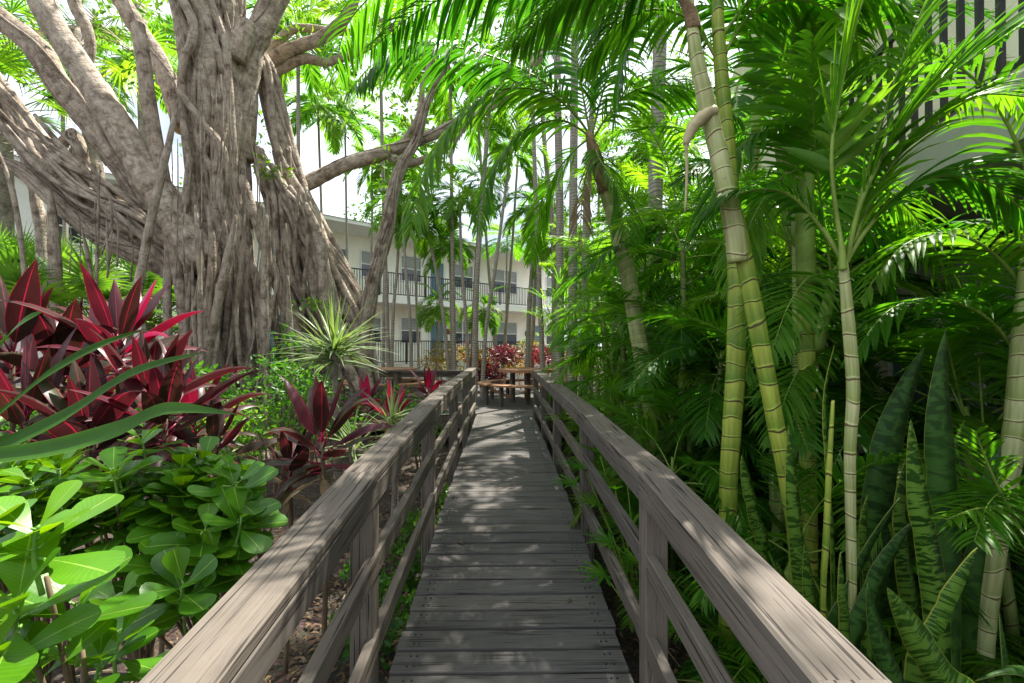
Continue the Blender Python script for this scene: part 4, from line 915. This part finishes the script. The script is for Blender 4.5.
SW=[('mottled sword leaf curving up beside the tall dark one, pale wavy bands',[(940,640),(932,560),(920,490),(911,420)],1.75,26,'sans'),
 ('tallest dark sword leaf with thin curled tip, right side',[(948,620),(948,540),(946,470),(943,400),(946,330)],1.95,34,'sans_dark'),
 ('broad smooth dark blade leaning right behind the mottled leaves',[(880,600),(882,500),(898,420),(926,345)],2.3,34,'sans_dark'),
 ('bright short mottled blade in front, pointed tip leaning right',[(925,690),(945,630),(965,585),(978,548)],1.5,40,'sans'),
 ('sunlit blade with dry torn tip leaning over the handrail end',[(985,740),(945,680),(915,630),(888,588)],1.35,34,'sans'),
 ('narrow yellow-edged blade leaning left at the handrail end',[(920,740),(900,690),(880,635),(868,583)],1.4,24,'sans_dark'),
 ('cut-off dark blade near the right edge of the picture',[(1015,720),(1010,670),(1000,612)],1.5,20,'sans_dark'),
 ('mottled blade standing in front of the leaning yellow-green cane',[(805,620),(800,560),(794,490),(789,425)],2.05,18,'sans'),
 ('short mottled blade left of the thin yellow stem base',[(849,640),(846,600),(841,552)],1.75,20,'sans'),
 ('dark blade lying toward the right beside the slender pale cane',[(832,650),(852,595),(874,545),(900,498)],2.0,26,'sans_dark'),
 ('dark blade lying low beneath the broad smooth blade',[(846,670),(868,610),(890,560),(915,520)],1.95,24,'sans_dark'),
 ('thin bright upright blade between the pale cane and thin stem',[(835,560),(830,480),(826,400),(835,345)],2.1,10,'sans'),
 ('deep green blade behind the mottled ones, in shade',[(915,620),(908,560),(905,500),(910,450)],2.2,26,'sans'),
 ('narrow dark blade left of the leaning cane foot',[(765,560),(757,520),(748,480),(742,455)],2.3,16,'sans'),
 ('stubby blade in the corner pointing left, lower right',[(1080,690),(1040,672),(1005,668),(975,680)],1.4,16,'sans_dark'),
 ('pointed bright blade low left of the leaning cane',[(800,650),(790,600),(776,560)],2.1,12,'sans'),
 ('dark blade in front of the grey wall near the right edge',[(975,600),(985,540),(1000,470),(1018,420)],2.3,24,'sans_dark'),
 ('mottled blade half hidden behind the tall dark one',[(960,600),(962,540),(958,470),(965,420)],2.4,24,'sans'),
 ('yellow-edged blade behind the handrail, under the leaning cane',[(820,660),(812,600),(805,540)],1.9,16,'sans'),
 ('small upright mottled blade right of the thin yellow stem',[(870,640),(872,590),(866,530),(868,495)],2.05,16,'sans')]
for (lab,sq,Y,wp,mk) in SW: sword(lab,sq,Y,wp,mk)
# dry fibrous litter at the blades' feet
def strands(name,label,cat,n,cx,cy,rx,ry,L,r,wid=.004,zmax=.12,mk='dead'):
    m_=MB()
    for i in range(n):
        x,y=cx+r.uniform(-rx,rx),cy+r.uniform(-ry,ry); z=gz(x,y)+r.uniform(.01,zmax); az=r.uniform(0,6.28); pts=grav_path(V((x,y,z)),V((math.cos(az),math.sin(az),r.uniform(.0,.9))),L*r.uniform(.5,1.2),5,1.3)
        for q in pts: q.z=max(q.z,gz(q.x,q.y)+.006)
        m_.blade(pts,V((-math.sin(az),math.cos(az),.2)).normalized(),wid*r.uniform(.5,1.3),0)
    o=m_.build(name,M[mk]); tag(o,label,cat,kind='stuff')
r=random.Random(44)
strands('dry_fronds','dry grey palm litter on the soil right of the bridge','dry fronds',420,2.1,2.3,1.3,1.9,.45,r,.005,.35)
strands('dry_fronds','dry brown palm litter on the soil left of the bridge','dry fronds',240,-1.3,2.6,.8,2.2,.35,r,.004,.1)

# ------------------------------------------------------------------ ti plants
def ti_plant(label, base, h, n, L, r, tone=.45, wid=.05, pink=.25, lean=(0,0), group='red ti plants left of the bridge'):
    t_=thing('ti_plant',label,'ti plant',tuple(base),group); top=base+V((lean[0],lean[1],h))
    m_=MB(); m_.tube([base-V((0,0,.05)),(base+top)/2+V((.02,0,0)),top],[.016,.014,.012],7); m_.build('stem',M['stem'],t_)
    for i in range(n):
        f=i/n; az=i*2.4+r.uniform(-.35,.35); el=R(78-92*f+r.uniform(-12,12)); d=V((math.cos(az)*math.cos(el),math.sin(az)*math.cos(el),math.sin(el)))
        p=top-V((0,0,.16*f*(1+h*.25))); l=L*(.65+.5*math.sin(math.pi*min(1,f+.15)))*r.uniform(.85,1.15); m_=MB()
        pet=grav_path(p,d,l*.22,2,.1); m_.tube(pet,[.006,.005,.004],5,m=0,sub=1,a=.92)
        pts=grav_path(pet[-1],d,l,7,1.15*r.uniform(.5,1.3)*(.7+f)); s=d.cross(UP); s=s.normalized() if s.length>.1 else V((1,0,0)); s=(s+UP*r.uniform(-.35,.35)).normalized()
        old=i>=n-3; v=tone+r.uniform(-.5,.15)+(pink if r.random()<.45 or f<.15 else 0)
        m_.blade(pts,s,wid*r.uniform(.8,1.15)*l/.4,0,min(1,max(0,v)),fold=.55,prof=lance); m_.build('leaf',M['dead'] if old else M['ti'],t_)
r=random.Random(8)
TI=[('large crimson ti plant, bright pink young leaves at its top, left of the fig',(118,300),3.0,22,.42,.42,.5),('dark burgundy ti plant in front of the crimson one',(150,352),2.8,20,.4,.45,.3),
 ('ti plant with dark leaves at the far left edge, tall',(12,305),2.8,16,.42,.25,.2),('ti plant left of the crimson one, purple-black leaves',(62,325),3.0,18,.4,.5,.3),
 ('ti plant with magenta veins low at the left edge',(25,370),2.5,18,.38,.55,.35),('bronze ti plant just above the green clusia, left',(88,385),2.5,18,.38,.35,.3),
 ('bronze and pink ti plant between clusia and the fig roots',(165,402),2.6,18,.36,.45,.3),('dark ti plant just right of the clusia top',(215,432),2.7,14,.27,.35,.3),
 ('upright dark ti plant nearest the left handrail, crimson underside',(322,428),2.7,16,.36,.32,.45),('ti plant with narrow dark leaves beside the left handrail',(290,452),2.8,12,.25,.3,.3),('ti plant with wine-red leaves in front of the aerial roots',(195,372),3.3,16,.36,.5,.3),
 ('ti plant behind the crimson one, thin red leaves',(95,340),3.5,18,.38,.5,.3),
 ('pink-leaved ti plant behind the spiky dracaena foot',(392,402),5.2,14,.34,.7,.4),('bright pink ti plant against the deck railing',(428,378),7.6,14,.4,.75,.3),('small pink ti plant under the left deck railing',(366,392),6.2,14,.36,.7,.3)]
for (lab,(px,py),Y,n,L,tone,pink) in TI:
    p=P(px,py+(46 if px<230 and py<400 else 14),Y); b0=V((p.x+r.uniform(-.05,.05),p.y,gz(p.x,p.y))); ti_plant(lab,b0,max(.12,p.z-b0.z),int(n*1.35),L*1.0,r,tone-.2,pink=pink*(1.3 if lab.startswith('large') else 1.),lean=(p.x-b0.x,0))

# long strap leaves from the plant beyond the left edge
t_=thing('strap_leaf_plant','plant at the left edge throwing long green arching strap leaves over the red ones','plant',tuple(gpt(-60,560,1.5,.15)))
m_=MB(); m_.tube([gpt(-60,560,1.5,.1),P(-60,500,1.5),P(-55,455,1.5)],[.03,.03,.025],8); m_.build('stem',M['stem'],t_)
for (sq,Y,Y1,wp,a) in (([(-55,450),(0,412),(50,372),(100,345),(145,329)],1.5,1.9,22,.2),([(-55,455),(0,445),(67,415),(135,372),(205,352)],1.5,1.9,26,.35),([(-55,460),(44,450),(118,430),(168,409),(236,414)],1.5,1.8,25,.8),([(-55,440),(-10,360),(20,325),(42,312)],1.5,1.6,26,.95)):
    pts=pl(sq,Y,Y1); sp,_=spline(pts,[1]*len(pts),5); m_=MB(); m_.blade(sp,V((.25,.5,.8)).normalized(),PX(wp/2,Y),0,a,.4,prof=lambda t:max(.03,min(1,.55+t*1.2,(1-t)*2.6))); m_.build('leaf',M['strap'],t_)

# ------------------------------------------------------------------ clusia
OB=[(0,.06),(.14,.22),(.3,.46),(.48,.74),(.66,.95),(.8,1.),(.91,.8),(.975,.48),(1,.12)]
def obleaf(mb, p, d, nrm, L, r, a, curl=.12):
    d=d.normalized(); s=d.cross(nrm); s=s.normalized() if s.length>.05 else d.orthogonal().normalized(); nn=s.cross(d); b=len(mb.v); hw=L*.355*r.uniform(.88,1.1)
    cu=r.uniform(-.25,1.)*curl; cup=r.uniform(.05,.3)
    for t,w_ in OB:
        c=p+d*(L*t)-nn*(cu*L*(t*t)*2)
        for k in (-1,-.5,0,.5,1): mb.v.append(c+s*(hw*w_*k)+nn*(hw*w_*w_*cup*abs(k)**1.5))
    for i in range(len(OB)-1):
        for k in range(4):
            o=b+i*5+k; mb.face([o,o+1,o+6,o+5],[(k/4,OB[i][0]),((k+1)/4,OB[i][0]),((k+1)/4,OB[i+1][0]),(k/4,OB[i+1][0])],a)
def sprig(mb, base, tip, npair, L, r, a, sm=1):
    ax=(tip-base).normalized(); mb.tube([base,(base+tip)/2+rvec(r)*.01,tip],[.0055,.0045,.003],6,m=sm,sub=3); ph=r.uniform(0,3.1)
    o1=ax.orthogonal().normalized(); 
    for i in range(npair):
        f=1-i*.16/1.0*(.9); p=base.lerp(tip,max(.1,f)); ang=ph+i*math.pi/2; q=Matrix.Rotation(ang,3,ax)@o1
        for sg in (-1,1):
            up=.9-.28*i+r.uniform(-.2,.2); d=(q*sg+ax*up).normalized(); l=L*(.6+.16*min(i,3))*r.uniform(.85,1.12)
            pe=p+d*(l*.1); mb.tube([p,pe],[.003,.0025],5,m=sm,sub=1)
            obleaf(mb,pe,d,(ax-d*ax.dot(d)),l,r,min(1,max(0,a+(.22 if i==0 else 0)+r.uniform(-.22,.22))))
def clusia(label, base, tips, L, r, a, group=None):
    t_=thing('clusia_shrub',label,'shrub',tuple(base),group); m_=MB()
    cx=sum((p for p,_,_ in tips),V((0,0,0)))/len(tips); hubs=[]
    for j in range(6):
        h_=base.lerp(V((cx.x,cx.y,cx.z)),.45)+V((r.uniform(-.35,.35)*min(1,len(tips)/20),r.uniform(-.2,.2)*min(1,len(tips)/20),r.uniform(-.1,.05))); hubs.append(h_); m_.tube([base,(base+h_)/2+rvec(r)*.03,h_],[.016,.013,.01],7,sub=4)
    for (p,l,av) in tips:
        k=min(hubs,key=lambda q:(q-p).length); q2=p-(p-k).normalized()*.1; m_.tube([k,(k+q2)/2+V((0,0,-.03)),q2],[.008,.006,.005],6,sub=4)
    m_.build('branch',M['stem'],t_)
    m_=MB()
    for (p,l,av) in tips:
        d=(p-base); d=V((d.x*.9,d.y*.9-.15,abs(d.z)*.8+.15)).normalized(); sprig(m_,p-d*.14,p,r.choice((3,4,4)),l,r,av)
    m_.build('foliage',[M['clusia'],M['greenstem']],t_)
r=random.Random(17)
tips=[]
for k in range(95):
    px=r.uniform(-20,248); py=r.uniform(455,610)
    if px>190 and py>570: continue
    if px<130 and py>560: continue
    lim=452+max(0,(px-190))*.35
    if py<lim: py=lim+5
    Y=1.95-(py-455)/150*.45+r.uniform(-.1,.15); tips.append((P(px,py,Y),r.uniform(.125,.165),r.uniform(.1,.7)))
for (px,py,Y) in ((142,440,1.9),(183,462,1.9),(205,478,1.85),(225,500,1.8),(246,520,1.75),(112,470,1.7),(60,470,1.75),(30,480,1.7),(160,560,1.6),(185,570,1.6),(120,600,1.5),(205,530,1.65)):
    tips.append((P(px,py,Y),.135,.5))
clusia('broad glossy green clusia shrub left of the near handrail',gpt(130,640,1.75,gz(-1.4,1.75)),tips,.1,r,.4)
r=random.Random(23); tips=[(P(36,530,1.0),.17,.85),(P(15,600,.95),.18,.6),(P(75,605,1.1),.16,.35),(P(-25,540,1.0),.17,.6),(P(100,660,1.15),.15,.3),(P(40,670,1.0),.17,.4),(P(-5,660,.9),.17,.5),(P(120,635,1.2),.1,.5)]
clusia('near clusia shoot with large sunlit yellow-green leaves in the lower left corner',gpt(30,760,1.0,.02),tips,.12,r,.5)

# ------------------------------------------------------------------ spiky dracaenas
def spiky(label, c, n, L, r, wid=.011, stem=True, grp=None, lm='spike', up=-.45):
    b0=V((c.x,c.y,gz(c.x,c.y))); t_=thing('spiky_dracaena',label,'spiky plant',tuple(b0),grp); m_=MB(); m_.tube([b0-V((0,0,.03)),(b0+c)/2+V((.03,0,0)),c],[.035,.03,.03],8,rough=.1); m_.build('stem',M['palmbark'],t_)
    m_=MB()
    for i in range(n):
        d=rvec(r); d.z=abs(d.z)*1.1+up*r.random(); d.normalize(); pts=grav_path(c+V((0,0,r.uniform(-.1,.08))),d,L*r.uniform(.75,1.1),5,.45); s=d.cross(UP).normalized() if abs(d.z)<.97 else V((1,0,0))
        m_.blade(pts,s,wid*r.uniform(.8,1.2),0,r.random(),.5,prof=lambda t:max(.03,min(1,.6+2*t,(1-t)*1.7)))
    m_.build('leaf_rosette',M[lm],t_)
r=random.Random(29)
spiky('spiky grey-green dracaena rosette in front of the fig roots',P(334,352,4.5),120,.62,r,.013)
spiky('small spiky plant beside the left handrail bend',P(392,425,4.4),50,.36,r,.009)
spiky('spiky tuft under the left handrail, low',P(352,445,3.9),40,.34,r,.009)
spiky('pale spiky lily clump behind the croton bushes on the right',P(590,365,9.5),60,.7,r,.018,lm='fan')

# ------------------------------------------------------------------ leafy shrubs and crotons
def shrub(name,label,cat,c,rad,n,L,r,mk='shrub',wd=.45,grp=None,clumps=9,a=None,stems=5):
    b0=V((c.x,c.y,gz(c.x,c.y))); t_=thing(name,label,cat,tuple(b0),grp); m_=MB(); cs=[]
    for k in range(clumps):
        o=rvec(r); cs.append(c+V((o.x*rad[0],o.y*rad[1],o.z*rad[2]))*.75)
    for q in cs[:stems]: m_.tube([b0,(b0+q)/2+V((.03,0,.03)),q],[.012,.009,.004],5)
    m_.build('stem',M['stem'],t_); m_=MB()
    for q in cs: leaf_clump(m_,q,min(rad)*.75,n//clumps,L,r,wd,a=None if a is None else a+r.uniform(-.2,.2))
    m_.build('foliage',M[mk],t_)
r=random.Random(37)
for (lab,px,py,Y,rd,n,L,a) in (('bright green shrub at the foot of the fig trunk',(225),405,5.2,(.5,.3,.3),600,.075,.6),('green shrub right of the hanging roots',275,395,5.0,(.5,.3,.35),700,.07,.7),
  ('low green shrub between dracaena and left handrail',330,405,4.6,(.5,.3,.25),500,.07,.6),('green shrub behind the dark ti plants',262,425,4.0,(.45,.25,.3),600,.065,.7),
  ('leafy bush under the left deck railing',385,412,6.5,(.6,.3,.3),500,.08,.5),('green bush at the bend of the left handrail',420,425,6.0,(.35,.4,.3),400,.07,.5),
  ('shrub at the left foot of the fig, behind the red plants',150,395,5.0,(.8,.3,.4),600,.09,.5),('heart-leaved creeper at the fig trunk side',285,350,6.0,(.25,.2,.25),90,.12,.5),
  ('dense shrub behind the ti plants on the left edge',40,400,4.0,(.8,.3,.35),600,.09,.35),('young shrub of yellow leaves on the fig root shoulder',312,305,6.4,(.25,.15,.1),70,.09,.85)):
    shrub('leafy_shrub',lab,'shrub',P(px,py,Y),rd,n,L,r,a=a,grp='leafy shrubs round the fig')
for (lab,px,py,Y,rd,n,mk,a) in (('yellow and green croton at the left of the row',440,357,14.2,(.5,.4,.45),520,'croton',.45),('yellow croton between two slim palms',462,358,14.0,(.45,.4,.45),480,'croton',.6),
  ('orange-red croton left of the dark one',480,362,13.8,(.4,.4,.4),460,'croton',.75),('large dark purple croton behind the picnic table',500,362,13.6,(.7,.4,.5),900,'croton_red',.12),
  ('pink and orange croton above the table top',525,356,14.0,(.6,.4,.5),700,'croton',.75),('magenta croton at the right of the table',545,362,13.4,(.4,.4,.4),480,'croton_red',.7),
  ('dark green croton at the right end of the row',562,360,13.4,(.4,.4,.4),440,'croton',.3),('wine-red croton low before the dark one',487,372,13.5,(.6,.3,.3),500,'croton_red',.4)):
    shrub('croton_bush',lab,'croton',P(px,py,Y),rd,n,.13,r,mk,.32,'crotons in a row behind the picnic table',a=a)
# leaves along the left side of the bridge (under the rails)
for i,(px,py,Y,rr,n,a) in enumerate(((432,440,4.6,.28,260,.6),(418,470,3.9,.25,260,.5),(405,500,3.3,.22,240,.4),(396,525,2.9,.2,220,.35),(440,420,5.6,.3,260,.7),(385,480,3.8,.3,260,.6),(370,520,3.0,.2,140,.6))):
    x=P(px,py,Y).x; shrub('ground_ivy',('ivy tuft by the bridge, nearest the fourth left post','ivy tuft beside the third left post','ivy tuft just beyond the second left post','ivy tuft before the second left post','ivy tuft close to the far left posts','ivy tuft behind the left rails midway','thin ivy tuft under the lower left rail')[i],'ivy',V((min(x,-.75),Y,gz(min(x,-.75),Y)+.16)),(rr,rr,.14),n,.05,r,'shrub',.75,'ivy tufts along the left of the bridge',clumps=8,a=a,stems=2)
for i,(px,py,Y,lab) in enumerate(((352,628,1.95,'pale variegated seedling under the near left rail'),(318,632,1.8,'pale variegated seedling left of the near post'),(300,560,2.3,'pale seedling in the mulch behind the near rails'),(338,470,3.0,'pale seedling near the dark ti plant'))):
    q=P(px,py,Y); t_=thing('seedling',lab,'seedling',(q.x,q.y,gz(q.x,q.y)),'pale seedlings in the mulch'); m_=MB(); c=V((q.x,q.y,gz(q.x,q.y)+.10)); m_.tube([V((q.x,q.y,gz(q.x,q.y)-.01)),c],[.004,.003],5,sub=2)
    m_.build('stem',M['greenstem'],t_); m_=MB()
    for k in range(9): 
        az=k*.7+.3; d=V((math.cos(az),math.sin(az),r.uniform(.1,.5))); m_.blade(grav_path(c,d,.085,4,.5),d.cross(UP).normalized(),.014,0,.95,.3)
    m_.build('leaf_whorl',M['spike'],t_)

# leafy trees closing the gap on the right, far back
def leafy_tree(label,x,y,h,R_,n,r):
    t_=thing('leafy_tree',label,'tree',(x,y,0),'leafy trees behind the palm garden'); m_=MB(); top=V((x+.3,y,h*.6)); m_.tube([V((x,y,-.1)),V((x+.1,y,h*.3)),top],[.2,.15,.1],10,rough=.15); cs=[]
    for k in range(26):
        o=rvec(r); cs.append(V((x,y,h*.62))+V((o.x*R_,o.y*R_*.7,o.z*h*.4))*r.uniform(.5,1)); 
    for q in cs[:9]: m_.tube([top-V((0,0,h*.2)),(top+q)/2,q],[.08,.05,.02],6)
    m_.build('trunk',M['palmbark'],t_); m_=MB()
    for q in cs: leaf_clump(m_,q,R_*.36,n//26,.26,r,.5)
    m_.build('crown',M['ficus_leaf'],t_)
r=random.Random(71)
for (lab,x,y,h,R_,n) in (('leafy tree behind the three tall stems',4.6,17.5,6.5,2.2,6500),('leafy tree at the right end of the cream building',6.5,23,8,3.2,6500),('round leafy tree behind the green areca screen',5.2,12.8,5.4,1.7,5200),('leafy tree far behind the fig on the left',-17,30,13,4.5,7000),('leafy tree beyond the cream roof, behind the fig trunk',-9,33,12,4.5,7000)): leafy_tree(lab,x,y,h,R_,n,r)
# palmate lady palms whose fingers poke over the right rails
def lady(label, base, tops, r, Rr=.22, lm='areca_lit'):
    t_=thing('lady_palm',label,'lady palm',tuple(base),'lady palms between the right rails')
    for tp_ in tops:
        m_=MB(); mid=(base+tp_)/2+V((0,0,.05)); m_.tube([base,mid,tp_],[.007,.006,.004],5,m=1)
        d=(tp_-mid).normalized(); d=V((d.x,d.y,.05)); nr=V((0,0,1)); c_=tp_
        for i in range(9):
            th=R(-95+190*i/8); q=Matrix.Rotation(th,3,nr)@d; pts=grav_path(c_,q+V((0,0,.15)),Rr*r.uniform(.85,1.1),5,.6); m_.blade(pts,q.cross(nr).normalized(),.011,0,r.uniform(.1,.8),.3,prof=lambda t:(.5,.9,1,1,.8,.25)[int(round(t*5))])
        m_.build('frond',[M[lm],M['petiole']],t_)
r=random.Random(51)
lady('lady palm fingers reaching between the rails near the middle right posts',gpt(640,560,3.3,.02),[P(585,470,3.3),P(600,455,3.4),P(615,490,3.2),P(598,505,3.2),P(625,465,3.5),P(640,500,3.2),P(575,485,3.4)],r,.2,'areca')
lady('lady palm fingers by the near right rails, low and dark',gpt(660,610,2.7,.02),[P(612,545,2.7),P(630,530,2.8),P(640,565,2.6),P(605,575,2.6),P(655,545,2.7)],r,.17,'areca')
lady('lady palm leaning over the kink of the right handrail',gpt(620,470,5.4,.02),[P(580,400,5.2),P(590,380,5.4),P(610,390,5.2),P(570,420,5.2),P(600,415,5.0),P(625,400,5.1)],r,.34,'areca_lit')
lady('umbrella-leaved palm right of the picnic table',gpt(580,400,9.6,.1),[P(545,300,9.6),P(560,285,9.5),P(575,295,9.6),P(552,320,9.6),P(570,320,9.4),P(588,310,9.5),P(540,318,9.5),P(565,305,9.3)],r,.55,'areca_lit')
# fallen leaves
m_=MB(); r=random.Random(61)
for i in range(5200):
    s=r.choice((-1,-1,1)); x=BX+s*(.54+abs(r.gauss(0,1.0))); y=r.uniform(.9,8); 
    az=r.uniform(0,6.28); d=V((math.cos(az),math.sin(az),r.uniform(-.2,.35))); L=r.uniform(.02,.06); p=V((x,y,gz(x,y)+r.uniform(.008,.03))); m_.blade([p,p+d*L*.5+V((0,0,.006)),p+d*L],V((-d.y,d.x,r.uniform(-.3,.3))).normalized(),L*r.uniform(.16,.3),0,r.random()**1.6,.3)
o=m_.build('leaf_litter',M['litter']); tag(o,'brown fallen leaves on the dark mulch beside the bridge','leaf litter',kind='stuff')
m_=MB()
for (x,y) in [(.2,5.6),(-.1,6.7),(.35,2.6),(-.3,3.3),(.1,4.4),(-.35,5.1),(.45,7.3),(.0,7.9),(.3,3.05)]:
    az=r.uniform(0,6.28); d=V((math.cos(az),math.sin(az),0)); L=.05; p=V((x,y,dz(y)+.006)); m_.blade([p,p+d*L*.5+V((0,0,.006)),p+d*L],V((-d.y,d.x,.1)).normalized(),.01,0,r.random(),.3)
o=m_.build('fallen_leaves',M['litter']); tag(o,'few dry leaves lying on the bridge boards','fallen leaves',kind='stuff')
